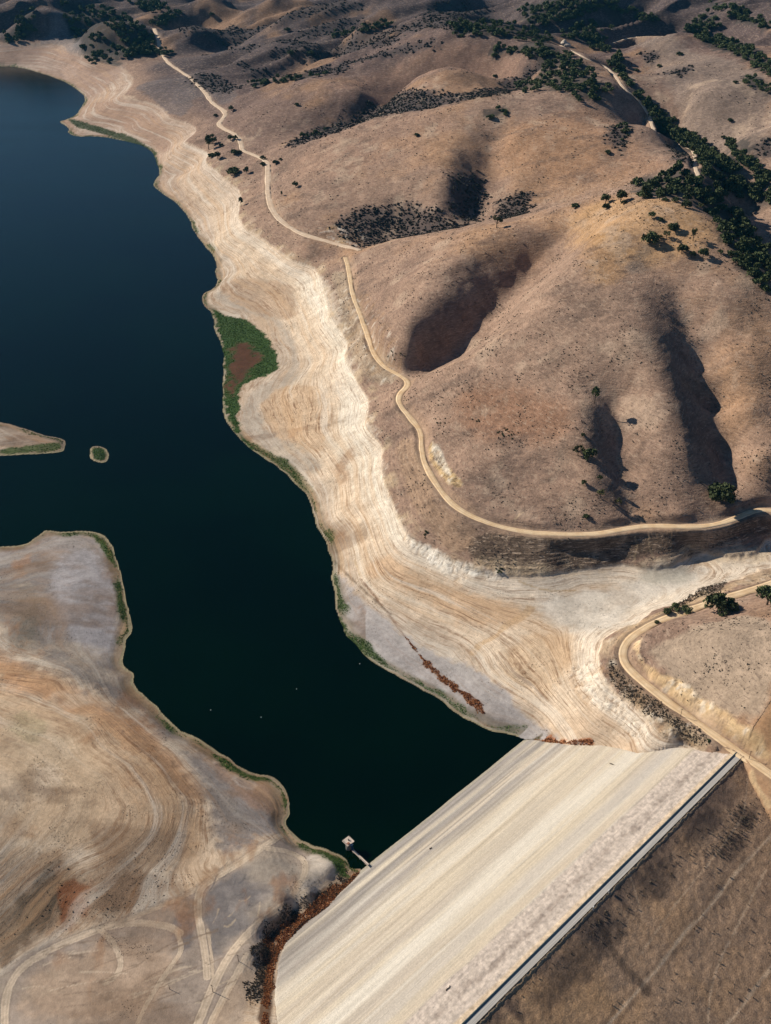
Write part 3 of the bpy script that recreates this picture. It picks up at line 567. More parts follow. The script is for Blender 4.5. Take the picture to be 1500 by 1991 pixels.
mixc(HM * sm(.12, .5, fbm(X * .6, Y, 26., 5, 44, .6)), C(112,94,84), .55); mixc(HM * sm(.15, .5, fbm(X, Y * .7, 34., 5, 45, .6)), C(206,180,156), .5)
for pg_ in ([(1255,600),(1300,585),(1345,680),(1390,800),(1418,930),(1370,940),(1320,850),(1280,740)], [(830,640),(880,560),(950,490),(1000,475),(1010,520),(960,600),(880,680),(815,710)], [(1130,800),(1185,800),(1205,900),(1225,990),(1180,1000),(1150,900)]):  # extra dark mottled ground along three gullies
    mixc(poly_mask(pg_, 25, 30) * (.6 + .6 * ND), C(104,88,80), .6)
mixc(belt_e * sm(1500, 2800, RR) * (1 - GREEN) * (dl > 5), C(172, 142, 124, .86), .7)  # far shore belt's fall-off in light painted in as a duller tone
COLR *= (1 + (NC * .16 + ND * .16))[..., None]
COLR = np.clip(COLR, .01, .85)

# ------------------------------------------------------------------ node helpers and materials
class NT_:
    def __init__(s, name):
        s.m = bpy.data.materials.new(name); s.m.use_nodes = True; s.t = s.m.node_tree; s.t.nodes.clear()
        s.out = s.n('ShaderNodeOutputMaterial'); s.b = s.n('ShaderNodeBsdfPrincipled'); s.l(s.b.outputs[0], s.out.inputs[0])
        s.b.inputs['Roughness'].default_value = .95; s.b.inputs['Specular IOR Level'].default_value = .15
    def n(s, k, **kw):
        x = s.t.nodes.new(k)
        for a, b in kw.items(): setattr(x, a, b)
        return x
    def l(s, a, b): s.t.links.new(a, b)
    def put(s, inp, v):
        if hasattr(v, 'links') or isinstance(v, bpy.types.NodeSocket): s.l(v, inp)
        else: inp.default_value = v
    def math(s, op, a, b=0., clamp=False):
        x = s.n('ShaderNodeMath', operation=op); x.use_clamp = clamp; s.put(x.inputs[0], a); s.put(x.inputs[1], b); return x.outputs[0]
    def vmul(s, v, k): x = s.n('ShaderNodeVectorMath', operation='MULTIPLY'); s.put(x.inputs[0], v); x.inputs[1].default_value = k; return x.outputs[0]
    def noise(s, v, sc, det=3., rough=.55, dist=0.):
        x = s.n('ShaderNodeTexNoise'); s.l(v, x.inputs['Vector']); x.inputs['Scale'].default_value = sc; x.inputs['Detail'].default_value = det
        x.inputs['Roughness'].default_value = rough; x.inputs['Distortion'].default_value = dist; return x.outputs['Fac']
    def ramp(s, v, a, b, lo=0., hi=1.):
        x = s.n('ShaderNodeMapRange'); x.interpolation_type = 'SMOOTHSTEP'; s.put(x.inputs[0], v); x.inputs[1].default_value = a; x.inputs[2].default_value = b
        x.inputs[3].default_value = lo; x.inputs[4].default_value = hi; return x.outputs[0]
    def mix(s, f, a, b, bt='MIX'):
        x = s.n('ShaderNodeMix', data_type='RGBA', blend_type=bt); s.put(x.inputs[0], f)
        for i, v in ((6, a), (7, b)):
            if isinstance(v, bpy.types.NodeSocket): s.l(v, x.inputs[i])
            else: x.inputs[i].default_value = (*[float(q) for q in v], 1)
        return x.outputs[2]
    def bump(s, h, dist, strength=1., nrm=None):
        x = s.n('ShaderNodeBump'); x.inputs['Distance'].default_value = dist; x.inputs['Strength'].default_value = strength; s.l(h, x.inputs['Height'])
        if nrm is not None: s.l(nrm, x.inputs['Normal'])
        return x.outputs[0]
def simple(name, col, rough=.8, spec=.2, var=.15, sc=2., metallic=0.):
    q = NT_(name); tc = q.n('ShaderNodeTexCoord').outputs['Object']; f = q.noise(tc, sc, 3)
    c = np.array(col); q.l(q.mix(q.ramp(f, .3, .7), c * (1 - var), np.minimum(c * (1 + var), .95)), q.b.inputs['Base Color'])
    q.b.inputs['Roughness'].default_value = rough; q.b.inputs['Specular IOR Level'].default_value = spec; q.b.inputs['Metallic'].default_value = metallic; return q.m

def terrain_material():
    q = NT_('dry_ground'); pos = q.n('ShaderNodeNewGeometry').outputs['Position']
    col = q.n('ShaderNodeAttribute', attribute_name='ground').outputs['Color']
    cov = q.n('ShaderNodeSeparateColor'); q.l(q.n('ShaderNodeAttribute', attribute_name='cover').outputs['Color'], cov.inputs[0])
    ring, terr, spk = cov.outputs[0], cov.outputs[1], cov.outputs[2]
    # mottling
    n1 = q.noise(pos, .05, 5, .6); n2 = q.noise(pos, .35, 4, .65); n3 = q.noise(pos, 1.3, 3, .6)
    v = q.math('ADD', q.ramp(n1, .3, .7, .88, 1.10), q.math('MULTIPLY', q.math('SUBTRACT', n2, .5), .75)); v = q.math('ADD', v, q.math('MULTIPLY', q.math('SUBTRACT', n3, .5), .35)); n4 = q.noise(pos, .16, 5, .7); v = q.math('ADD', v, q.math('MULTIPLY', q.math('SUBTRACT', n4, .5), q.math('ADD', q.math('MULTIPLY', terr, .4), .4)))
    vc = q.n('ShaderNodeCombineColor'); [q.l(v, vc.inputs[i]) for i in range(3)]
    c = q.mix(1., col, vc.outputs[0], 'MULTIPLY')
    # shore lines left by the falling water, following the levels
    warp = q.noise(pos, .02, 2, .4); sep = q.n('ShaderNodeSeparateXYZ'); q.l(pos, sep.inputs[0])
    z2 = q.math('ADD', sep.outputs[2], q.math('MULTIPLY', warp, 3.))
    cmb = q.n('ShaderNodeCombineXYZ'); q.l(q.math('MULTIPLY', sep.outputs[0], .012), cmb.inputs[0]); q.l(q.math('MULTIPLY', sep.outputs[1], .012), cmb.inputs[1]); q.l(z2, cmb.inputs[2])
    r1 = q.noise(cmb.outputs[0], 1.1, 3, .7); r2 = q.noise(cmb.outputs[0], .32, 3, .6); r3 = q.noise(cmb.outputs[0], 3.2, 2, .6)
    brk = q.ramp(q.noise(pos, .11, 3, .7), .35, .6)
    dk = q.math('MULTIPLY', q.ramp(r1, .545, .62), q.math('MULTIPLY', ring, q.math('ADD', q.math('MULTIPLY', brk, .55), .25)), True)
    c = q.mix(dk, c, C(132, 98, 70, .86))
    c = q.mix(q.math('MULTIPLY', q.ramp(r2, .5, .68), q.math('MULTIPLY', ring, .45), True), c, C(214, 176, 136, .86))
    c = q.mix(q.math('MULTIPLY', q.ramp(r2, .48, .34), q.math('MULTIPLY', ring, .45), True), c, C(240, 230, 214, .88))
    r4 = q.noise(cmb.outputs[0], 7., 2, .6)
    c = q.mix(q.math('MULTIPLY', q.ramp(r3, .55, .63), q.math('MULTIPLY', ring, .55), True), c, C(160, 128, 100, .86))
    c = q.mix(q.math('MULTIPLY', q.ramp(r4, .55, .63), q.math('MULTIPLY', ring, .4), True), c, C(150, 118, 92, .86))
    # cattle terracettes
    cmb2 = q.n('ShaderNodeCombineXYZ'); q.l(q.math('MULTIPLY', sep.outputs[0], .10), cmb2.inputs[0]); q.l(q.math('MULTIPLY', sep.outputs[1], .10), cmb2.inputs[1]); q.l(q.math('MULTIPLY', z2, .75), cmb2.inputs[2])
    t1 = q.noise(cmb2.outputs[0], 1.2, 4, .7, .4)
    c = q.mix(q.math('MULTIPLY', q.ramp(t1, .54, .66), q.math('MULTIPLY', terr, .58), True), c, C(92, 76, 68))
    c = q.mix(q.math('MULTIPLY', q.ramp(t1, .46, .36), q.math('MULTIPLY', terr, .42), True), c, C(212, 186, 162))
    # weeds and small stones
    s1 = q.noise(pos, .42, 5, .8); s2 = q.noise(pos, .04, 3, .6)
    sp = q.math('MULTIPLY', q.ramp(s1, .55, .62), q.math('MULTIPLY', spk, q.ramp(s2, .35, .6)), True)
    c = q.mix(q.math('MULTIPLY', sp, .8), c, C(84, 72, 60))
    q.l(c, q.b.inputs['Base Color'])
    h = q.math('ADD', q.math('MULTIPLY', n2, q.math('ADD', q.math('MULTIPLY', terr, .6), .15)), q.math('MULTIPLY', n3, .22)); h = q.math('ADD', h, q.math('MULTIPLY', t1, q.math('MULTIPLY', terr, 1.1)))
    h = q.math('ADD', h, q.math('MULTIPLY', r1, q.math('MULTIPLY', ring, .5)))
    h = q.math('ADD', h, q.math('MULTIPLY', s1, q.math('MULTIPLY', spk, .6)))
    q.l(q.bump(h, 1.0, .9), q.b.inputs['Normal']); return q.m
M_GROUND = terrain_material()

# ------------------------------------------------------------------ objects helpers
def link_mesh(name, verts, faces, mats, parent=None, smooth=False, fmat=None):
    me = bpy.data.meshes.new(name); me.from_pydata([tuple(map(float, v)) for v in verts], [], [tuple(map(int, f)) for f in faces])
    for m in (mats if isinstance(mats, (list, tuple)) else [mats]): me.materials.append(m)
    if fmat is not None: me.polygons.foreach_set('material_index', np.asarray(fmat, np.int32))
    if smooth: me.polygons.foreach_set('use_smooth', [True] * len(me.polygons))
    me.update(); o = bpy.data.objects.new(name, me); COL.objects.link(o); o.parent = parent; return o
def fast_mesh(name, V, F, mats, smooth=True, fmat=None):
    me = bpy.data.meshes.new(name); V = np.asarray(V, np.float32); F = np.asarray(F, np.int32); k = F.shape[1]
    me.vertices.add(len(V)); me.vertices.foreach_set('co', V.ravel()); me.loops.add(F.size); me.loops.foreach_set('vertex_index', F.ravel())
    me.polygons.add(len(F)); me.polygons.foreach_set('loop_start', np.arange(0, F.size, k, dtype=np.int32))
    try: me.polygons.foreach_set('loop_total', np.full(len(F), k, np.int32))
    except Exception: pass
    for m in (mats if isinstance(mats, (list, tuple)) else [mats]): me.materials.append(m)
    if fmat is not None: me.polygons.foreach_set('material_index', np.asarray(fmat, np.int32))
    me.polygons.foreach_set('use_smooth', np.full(len(F), smooth, bool)); me.update(calc_edges=True); return me
def add(name, me, parent=None): o = bpy.data.objects.new(name, me); COL.objects.link(o); o.parent = parent; return o
def tag(o, label=None, cat=None, group=None, kind=None):
    for k, v in (('label', label), ('category', cat), ('group', group), ('kind', kind)):
        if v: o[k] = v
    return o
def empty(name, loc, rz=0.): o = bpy.data.objects.new(name, None); COL.objects.link(o); o.location = loc; o.rotation_euler.z = rz; o.empty_display_size = 2; return o
class MB:
    def __init__(s): s.v = []; s.f = []
    def box(s, x0, x1, y0, y1, z0, z1, fn=None):
        b = len(s.v); P_ = [(x, y, z) for z in (z0, z1) for y in (y0, y1) for x in (x0, x1)]
        s.v += [fn(p) if fn else p for p in P_]; s.f += [tuple(b + i for i in q) for q in ((0,2,3,1),(4,5,7,6),(0,1,5,4),(2,6,7,3),(0,4,6,2),(1,3,7,5))]; return s
    def tube(s, a, b, ra, rb=None, n=8, caps=True):
        a = Vector(a); b = Vector(b); rb = ra if rb is None else rb; d = (b - a).normalized(); u = d.orthogonal().normalized(); w_ = d.cross(u); k = len(s.v)
        for p, r in ((a, ra), (b, rb)):
            for i in range(n): t = 2 * math.pi * i / n; s.v.append(tuple(p + (u * math.cos(t) + w_ * math.sin(t)) * r))
        s.f += [(k + i, k + (i+1) % n, k + n + (i+1) % n, k + n + i) for i in range(n)]
        if caps: s.f += [tuple(k + i for i in range(n))[::-1], tuple(k + n + i for i in range(n))]
        return s
    def build(s, name, m, parent=None, smooth=False): return link_mesh(name, s.v, s.f, m, parent, smooth)

# ------------------------------------------------------------------ ground sheet
i = np.arange((NR - 1) * (NT - 1)); r_, c_ = i // (NT - 1), i % (NT - 1); b_ = r_ * NT + c_
F = np.stack([b_, b_ + 1, b_ + NT + 1, b_ + NT], 1)
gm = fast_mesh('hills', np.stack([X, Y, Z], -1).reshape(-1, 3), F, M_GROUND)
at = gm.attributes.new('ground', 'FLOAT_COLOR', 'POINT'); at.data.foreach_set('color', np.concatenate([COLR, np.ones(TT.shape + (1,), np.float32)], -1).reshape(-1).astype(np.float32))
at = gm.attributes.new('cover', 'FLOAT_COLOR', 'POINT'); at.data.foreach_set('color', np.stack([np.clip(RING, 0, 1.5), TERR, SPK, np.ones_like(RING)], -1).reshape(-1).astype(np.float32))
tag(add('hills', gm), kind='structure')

# ------------------------------------------------------------------ water
q = NT_('reservoir_water'); pos = q.n('ShaderNodeNewGeometry').outputs['Position']
q.l(q.mix(q.ramp(q.noise(pos, .004, 3), .35, .65), (.0001, .0030, .0006), (.0003, .0052, .0012)), q.b.inputs['Base Color'])
q.b.inputs['Roughness'].default_value = .12; q.b.inputs['IOR'].default_value = 1.333; q.l(q.ramp(q.noise(q.vmul(pos, (.5, 1.6, 1)), .008, 4, .6, .6), .35, .7, .08, .17), q.b.inputs['Roughness']); q.b.inputs['Specular IOR Level'].default_value = .24
q.l(q.bump(q.math('ADD', q.noise(pos, .9, 4, .6), q.math('MULTIPLY', q.noise(pos, .12, 3), 1.2)), .25, .5), q.b.inputs['Normal'])
wv = [uvw(-700, 60), uvw(1000, 60), np.array([3500, 6500, 0]), np.array([-7500, 6500, 0]), np.array([-7500, -300, 0])]
wo_ = link_mesh('water', wv, [range(5)], q.m); tag(wo_, kind='structure')

# ------------------------------------------------------------------ dirt roads
def road_mat(name, c1, c2):
    q = NT_(name); pos = q.n('ShaderNodeNewGeometry').outputs['Position']; f = q.noise(pos, .12, 4, .6); g = q.noise(pos, 1.4, 3)
    u = q.n('ShaderNodeUVMap', uv_map='UVMap').outputs[0]; sx = q.n('ShaderNodeSeparateXYZ'); q.l(u, sx.inputs[0])
    c = q.mix(q.ramp(f, .35, .65), c1, c2)
    rut = q.math('ABSOLUTE', q.math('SUBTRACT', q.math('ABSOLUTE', q.math('SUBTRACT', sx.outputs[0], .5)), .22)); c = q.mix(q.math('MULTIPLY', q.ramp(rut, .10, .02), .45), c, np.array(c2) * .72)
    c = q.mix(q.ramp(g, .5, .8, 0, .3), c, np.array(c2) * .7); q.l(c, q.b.inputs['Base Color']); q.l(q.bump(g, .1, .5), q.b.inputs['Normal']); return q.m
M_ROAD = road_mat('dirt_road', C(240, 212, 174, .88), C(230, 196, 154, .84)); M_ROADF = road_mat('far_dirt_road', C(232, 208, 182, .9), C(220, 192, 164, .86))
def ribbon(name, P_, w_, mat, lift=.22):
    n = len(P_); T = np.gradient(P_[:, :2], axis=0); T /= np.linalg.norm(T, axis=1)[:, None] + 1e-9; N_ = np.stack([-T[:, 1], T[:, 0]], 1)
    offs = np.array([-.5, -.44, -.2, 0, .2, .44, .5]); V = []; uv = []
    ww = w_ * (1 + .16 * np.array([vnoise(np.array([k_ * .13]), np.array([3.1]))[0] - .5 for k_ in range(n)]) * 2)
    for k_, o_ in enumerate(offs):
        xy = P_[:, :2] + N_ * (ww * o_)[:, None]; xy = xy + N_ * (((vnoise(np.arange(n) * .31 + k_ * 7, np.full(n, 5.5)) - .5) * w_ * .16) * (abs(o_) > .4) * (1 if o_ > 0 else -1))[:, None]; zz = np.maximum(grid_height(xy[:, 0], xy[:, 1]), P_[:, 2] - .5) + (lift if abs(o_) < .49 else -.35); V.append(np.column_stack([xy, zz]))
    V = np.stack(V, 1).reshape(-1, 3); K = len(offs); F_ = [(a * K + b, a * K + b + 1, (a+1) * K + b + 1, (a+1) * K + b) for a in range(n - 1) for b in range(K - 1)]
    me = fast_mesh(name, V, np.array(F_)[:, ::-1], mat); ul = me.uv_layers.new(name='UVMap'); vi = np.empty(len(me.loops), np.int32); me.loops.foreach_get('vertex_index', vi)
    u = (offs + .5)[vi % K]; v = vi // K / 10.; ul.data.foreach_set('uv', np.stack([u, v], 1).astype(np.float32).ravel()); tag(add(name, me), kind='structure')
ribbon('road', roads['a1'], 12.0, M_ROADF); ribbon('road', roads['a2'], 7.4, M_ROAD); ribbon('road', roads['b'], 8.2, M_ROAD)
ribbon('road', roads['c'], 7.5, M_ROADF); ribbon('path', roads['d'], 5.5, M_ROADF)

# ------------------------------------------------------------------ the embankment dam
dam = empty('dam', (_C[0], _C[1], 0), math.atan2(DU[1], DU[0]))
tag(dam, 'long straight embankment dam with pale stone upstream face, paved crest and brown grassy downstream face', 'dam')
def toW(u, n): return _C[0] + DU[0] * u + DN[0] * n, _C[1] + DU[1] * u + DN[1] * n
def pdist(Pw, x, y, closed=False):
    D = np.full(x.shape, 1e9); n = len(Pw)
    for i in range(n if closed else n - 1):
        a = Pw[i][:2]; b = Pw[(i + 1) % n][:2]; v = b - a; s = np.clip(((x - a[0]) * v[0] + (y - a[1]) * v[1]) / (v @ v + 1e-9), 0, 1)
        D = np.minimum(D, np.hypot(x - a[0] - s * v[0], y - a[1] - s * v[1]))
    return D
def dam_face(name, u, n, mat, colf, rough):
    U, N_ = np.meshgrid(u, n); x, y = toW(U, N_); z = dam_z(x, y).astype(float); z += rough(U, N_, x, y)
    t, l = polar(x, y); ins = inside(foot, t, l); d = pdist(foot, x, y, True); z -= np.where(ins, 0, .45 * d)
    nu, nn = len(u), len(n); i = np.arange((nn - 1) * (nu - 1)); r, c = i // (nu - 1), i % (nu - 1); b = r * nu + c
    me = fast_mesh(name, np.stack([U, N_, z], -1).reshape(-1, 3), np.stack([b, b + 1, b + nu + 1, b + nu], 1), mat)
    a = me.attributes.new('ground', 'FLOAT_COLOR', 'POINT'); cc = colf(U, N_, x, y); a.data.foreach_set('color', np.concatenate([cc, np.ones(cc.shape[:2] + (1,))], -1).astype(np.float32).ravel())
    return add(name, me, dam)
def lay(cc, m, col, s=1.): m = (np.clip(m, 0, 1) * s)[..., None]; cc[:] = cc * (1 - m) + np.asarray(col) * m
def up_col(U, N_, x, y):
    k = .76; cc = np.empty(U.shape + (3,)); cc[:] = C(228, 212, 188, k); w_ = fbm(x, y, 30., 3, 61) * 2
    def streak(sc, s_): return vnoise(U / 140 + s_, N_ / sc + fbm(U, N_, 60., 2, 3) * .6) - .5
    lay(cc, sm(-.1, .35, streak(7, 3.)), C(218, 202, 184, k), .6); lay(cc, sm(-.05, .3, streak(3.2, 9.)), C(240, 230, 214, k), .55); lay(cc, sm(0, .35, streak(11., 5.)), C(204, 192, 178, k), .5)
    lay(cc, sm(.15, .3, streak(1.3, 29.)), C(196, 180, 158, k), .45)
    lay(cc, sm(56, 62, N_ + w_) * (1 - sm(66, 74, N_ + w_)), C(242, 232, 216, k), .7)
    lay(cc, sm(28, 30.5, N_ + w_ * .5) * (1 - sm(32, 36, N_ + w_ * .5)), C(226, 208, 184, k), .7)
    lay(cc, sm(36, 39, N_ + w_) * (1 - sm(44, 50, N_ + w_)), C(212, 202, 192, k), .6)
    rip = 1 - sm(27, 29, N_ + w_ * .6); lay(cc, rip, C(214, 198, 184, k))
    lay(cc, rip * sm(10, 15, N_ + w_ * 2) * (1 - sm(15, 20, N_ + w_ * 2)) * (.3 + vnoise(U / 7, N_ / 3) * .6 + fbm(x, y, 4., 3, 66)), C(166, 150, 138, k), .8)
    lay(cc, 1 - sm(3, 5, N_ + w_ * .3), C(222, 198, 168, k), .9)
    g = sm(108, 122, N_ + w_); lay(cc, g * sm(-.25, .15, streak(4.5, 41.)), C(172, 164, 158, k), .85); lay(cc, g * sm(.2, .35, streak(2.6, 47.)), C(228, 218, 204, k), .8); lay(cc, g * sm(.12, .3, streak(1.2, 77.)), C(146, 138, 130, k), .6)
    lay(cc, sm(144.3, 145.5, N_), C(186, 176, 156, k), .9); lay(cc, sm(55, -30, U) * sm(100, 125, N_), C(166, 156, 146, k), .4)
    cc *= (1 + fbm(x, y, 1.6, 2, 71) * (.05 + .30 * rip))[..., None]; return cc
def up_rough(U, N_, x, y):
    rip = 1 - sm(27, 29, N_); return fbm(x, y, 1.9, 3, 81) * (.06 + .38 * rip) + fbm(U * .05, N_, 3., 2, 82) * .25 + fbm(x, y, 40., 2, 83) * .3 - .25 * rip
TRACKS = [([(1510,1618),(1455,1671),(1425,1705),(1375,1771),(1350,1795),(1325,1821),(1290,1871),(1250,1916),(1185,1991),(1150,2030)], 1.5, .75), ([(1490,1691),(1440,1791),(1395,1876),(1380,1941),(1377,2000)], 1.0, .5), ([(1510,1870),(1465,1926),(1435,1971),(1405,2000)], 1.5, .6),
    ([(1455,1491),(1450,1581),(1420,1626),(1365,1696),(1305,1771),(1250,1851)], .9, .4), ([(1225,1700),(1240,1745),(1250,1790)], .8, .25)]
def down_col(U, N_, x, y):
    cc = np.empty(U.shape + (3,)); cc[:] = C(198, 163, 132); n1 = fbm(x, y, 40., 4, 91); n2 = fbm(x, y, 6., 4, 92); n3 = vnoise(U / 5., N_ / 30.) - .5
    lay(cc, sm(0, .6, n1), C(216, 172, 128), .8); lay(cc, sm(.1, .6, -n1 + n2 * .3), C(180, 150, 120), .7)
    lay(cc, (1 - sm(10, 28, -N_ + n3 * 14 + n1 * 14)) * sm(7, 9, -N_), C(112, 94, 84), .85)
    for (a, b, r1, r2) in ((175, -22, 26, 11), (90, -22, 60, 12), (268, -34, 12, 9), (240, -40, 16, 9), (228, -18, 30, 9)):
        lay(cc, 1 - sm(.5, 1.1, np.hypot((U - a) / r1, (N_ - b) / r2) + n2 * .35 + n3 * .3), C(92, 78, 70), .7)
    lay(cc, sm(.38, .55, n2 + n3 * .2), C(160, 130, 104), .5); lay(cc, (1 - sm(6.8, 7.6, -N_)), C(186, 164, 134), .8)
    for pts, w_, s_ in TRACKS:
        d = pdist(chaikin([dam_cast(*p, down=True) for p in pts], 2), x, y); lay(cc, 1 - sm(w_ * .35, w_ * .8, d + n2 * .6), C(236, 204, 170), min(1, s_ * 1.3)); lay(cc, sm(w_, w_ * 1.4, d) * (1 - sm(w_ * 1.8, w_ * 3, d + n2 * 2)) , C(90, 72, 60), .35 * s_)
    d = pdist(chaikin([dam_cast(*p, down=True) for p in [(1165,1791),(1200,1866),(1262,1930)]], 2), x, y); lay(cc, 1 - sm(1.5, 4, d + n2), C(88, 74, 64), .6)
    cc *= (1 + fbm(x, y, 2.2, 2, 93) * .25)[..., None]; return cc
def down_rough(U, N_, x, y): return fbm(x, y, 2.6, 3, 95) * .35 + fbm(x, y, 22., 3, 96) * .8 * sm(7, 16, -N_) - .05
def dam_mat(name, sc, amp, stretch=None):
    q = NT_(name); tc = q.n('ShaderNodeTexCoord').outputs['Object']; col = q.n('ShaderNodeAttribute', attribute_name='ground').outputs['Color']
    a = q.noise(tc, sc, 4, .7); b = q.noise(tc, sc * .25, 3, .6); v = q.math('ADD', q.ramp(a, .3, .7, 1 - amp, 1 + amp), q.math('MULTIPLY', q.math('SUBTRACT', b, .5), amp))
    if stretch: st_ = q.noise(q.vmul(tc, stretch), 1., 4, .65); v = q.math('MULTIPLY', v, q.ramp(st_, .3, .7, .88, 1.08))
    vc = q.n('ShaderNodeCombineColor'); [q.l(v, vc.inputs[i]) for i in range(3)]; q.l(q.mix(1., col, vc.outputs[0], 'MULTIPLY'), q.b.inputs['Base Color'])
    q.l(q.bump(a, .5, .8), q.b.inputs['Normal']); return q.m
up = dam_face('upstream_face', np.arange(-240, DLEN + 60, 1.05), np.concatenate([np.arange(0, 34, .8), np.arange(34, FW + 9, 1.1)]), dam_mat('pale_dam_rock', 1.1, .12, (.012, 1.5, 0)), up_col, up_rough)
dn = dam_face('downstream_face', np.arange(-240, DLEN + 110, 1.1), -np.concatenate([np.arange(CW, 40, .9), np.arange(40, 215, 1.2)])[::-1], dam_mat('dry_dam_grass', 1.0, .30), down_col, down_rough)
q = NT_('crest_paving'); tc = q.n('ShaderNodeTexCoord').outputs['Object']; f1 = q.noise(q.vmul(tc, (.03, 1.6, 0)), 1., 4, .6); f2 = q.noise(tc, 2.5, 3)
cc_ = q.mix(q.ramp(f1, .3, .7), C(170, 166, 160, .86), C(206, 200, 192, .86)); cc_ = q.mix(q.ramp(f2, .5, .8, 0, .25), cc_, C(140, 136, 130, .86)); q.l(cc_, q.b.inputs['Base Color'])
cr = MB().box(-240, DLEN + 1.5, -CW + .25, -.55, ZC - 1.2, ZC + .22); cr.build('crest_road', q.m, dam)
M_TEAL = simple('dark_painted_wall', (.045, .075, .085), .7); M_RAIL = simple('weathered_rail', (.085, .055, .035), .8); M_CONC = simple('pale_concrete', (.52, .45, .38), .85, sc=.8)
MB().box(-240, DLEN + 1, -.55, 0.1, ZC - 1, ZC + 1.0).build('parapet_wall', M_TEAL, dam)
gr = empty('guard_rail', (_C[0] + DN[0] * -(CW - .1), _C[1] + DN[1] * -(CW - .1), ZC), math.atan2(DU[1], DU[0]))
tag(gr, 'low brown guard rail with many posts along the downstream edge of the dam crest', 'guard rail')
MB().box(-235, DLEN + 1, -.10, .12, .45, .85).build('rail', M_RAIL, gr)
po = MB().box(-.16, .16, -.22, .2, -.9, 1.05); p0_ = po.build('post', M_RAIL, gr); us = np.linspace(-95, DLEN, 84)
p0_.location = (us[0], 0, 0)
for u_ in us[1:]: c = p0_.copy(); COL.objects.link(c); c.parent = gr; c.location = (u_, 0, 0)

# two small gauge pillars on the downstream shoulder
def gauge(px, py, h, lab, wide):
    w_ = un(px, py, ZC - .2); g = empty('gauge_post', (w_[0], w_[1], ZC - 1.6), math.atan2(DU[1], DU[0])); tag(g, lab, 'gauge post')
    MB().box(-.7, .7, -.7, .7, 0, 1.5).build('plinth', M_CONC, g); MB().tube((0, 0, 1.5), (0, 0, 1.5 + h), .22, .18).build('post', M_CONC, g)
    MB().box(-.5 * wide, .5 * wide, -.35, .35, 1.5 + h, 2.4 + h).build('instrument_box', simple('pale_box', (.6, .58, .55), .5), g)
gauge(1183.5, 1735, 1.6, 'squat white post with a broad box by the dam guard rail, upper of the two', 1.8)
gauge(1153.5, 1768.5, 2.2, 'slimmer white post by the dam guard rail, lower of the two', .9)

# ------------------------------------------------------------------ intake tower and its footbridge
dk = un(677.5, 1635.5, 9.0); s0 = un(688.5, 1651, 3.4); s1 = un(714, 1680, 2.6); d_ = (s1 - dk)[:2]; ang = math.atan2(d_[1], d_[0])
tw = empty('intake_tower', (dk[0], dk[1], 0), ang); tag(tw, 'small square intake tower with pale flat deck standing in the dark water', 'intake tower')
M_DECK = simple('pale_deck_concrete', (.62, .50, .41), .85, sc=.7); M_BLUE = simple('blue_steel', (.03, .07, .14), .45, .5, metallic=.2); M_DARK = simple('dark_steel', (.03, .03, .035), .5, .5)  # deck and walkway share one pale warm concrete
MB().box(-3.3, 3.3, -3.3, 3.3, 8.4, 9.0).build('deck', M_DECK, tw)
MB().tube((0, 0, -6), (0, 0, 8.4), 2.1, n=20).build('shaft', simple('shade_dark_concrete', (.16, .15, .14), .9), tw, True)  # shade under the deck put into the shaft's dark colour
rl = MB()
for zz in (9.55, 10.1):
    for a, b in (((-3.2, -3.2), (3.2, -3.2)), ((3.2, 3.2), (-3.2, 3.2)), ((-3.2, 3.2), (-3.2, -3.2))): rl.tube((*a, zz), (*b, zz), .05, n=5)
for a in np.linspace(-3.2, 3.2, 5):
    for b in (-3.2, 3.2): rl.tube((a, b, 9), (a, b, 10.1), .05, n=5)
rl.build('railing', M_DARK, tw)
MB().box(1.0, 2.6, -2.4, -.6, 9.0, 9.5).build('hatch', simple('rusty_hatch', (.30, .12, .07), .7), tw); MB().box(-.6, .2, .2, 1.0, 9.0, 10.0).tube((-.2, .6, 10), (-.2, .6, 10.7), .12).build('hoist', M_DARK, tw)
L0 = float(np.linalg.norm((s0 - dk)[:2])); stb = MB()
for k in range(14):
    t = k / 13; stb.box(3.3 + (L0 - 3.3) * t - .2, 3.3 + (L0 - 3.3) * t + .28, -.75, .75, 8.6 - (8.6 - 3.5) * t - .12, 8.6 - (8.6 - 3.5) * t)
for yy in (-.8, .8): stb.tube((3.3, yy, 8.4), (L0, yy, 3.2), .14, n=6); stb.tube((3.3, yy, 9.6), (L0, yy, 4.5), .06, n=5)
stb.build('stair', M_BLUE, tw)
cg = MB().box(3.3, 4.6, -1.2, 1.2, 8.2, 8.5); cg.build('landing', M_BLUE, tw)
L1 = float(np.linalg.norm((s1 - dk)[:2])) + 1.5
fb = empty('footbridge', (dk[0], dk[1], 0), ang); tag(fb, 'narrow pale footbridge running from the intake tower stair to the foot of the dam', 'footbridge')
MB().box(L0 - .3, L1, -.85, .85, 2.75, 3.1).build('walkway_deck', M_DECK, fb)
hr = MB()
for yy in (-.9, .9):
    hr.tube((L0, yy, 4.1), (L1, yy, 4.0), .05, n=5)
    for xx in np.linspace(L0, L1, 9): hr.tube((xx, yy, 3.0), (xx, yy, 4.05), .04, n=5)
hr.build('handrail', M_DARK, fb)
for xx in (L0 + .4, L0 + (L1 - L0) * .45, L0 + (L1 - L0) * .8): MB().tube((xx, 0, -5), (xx, 0, 2.75), .3, n=10).build('pier', M_CONC, fb)

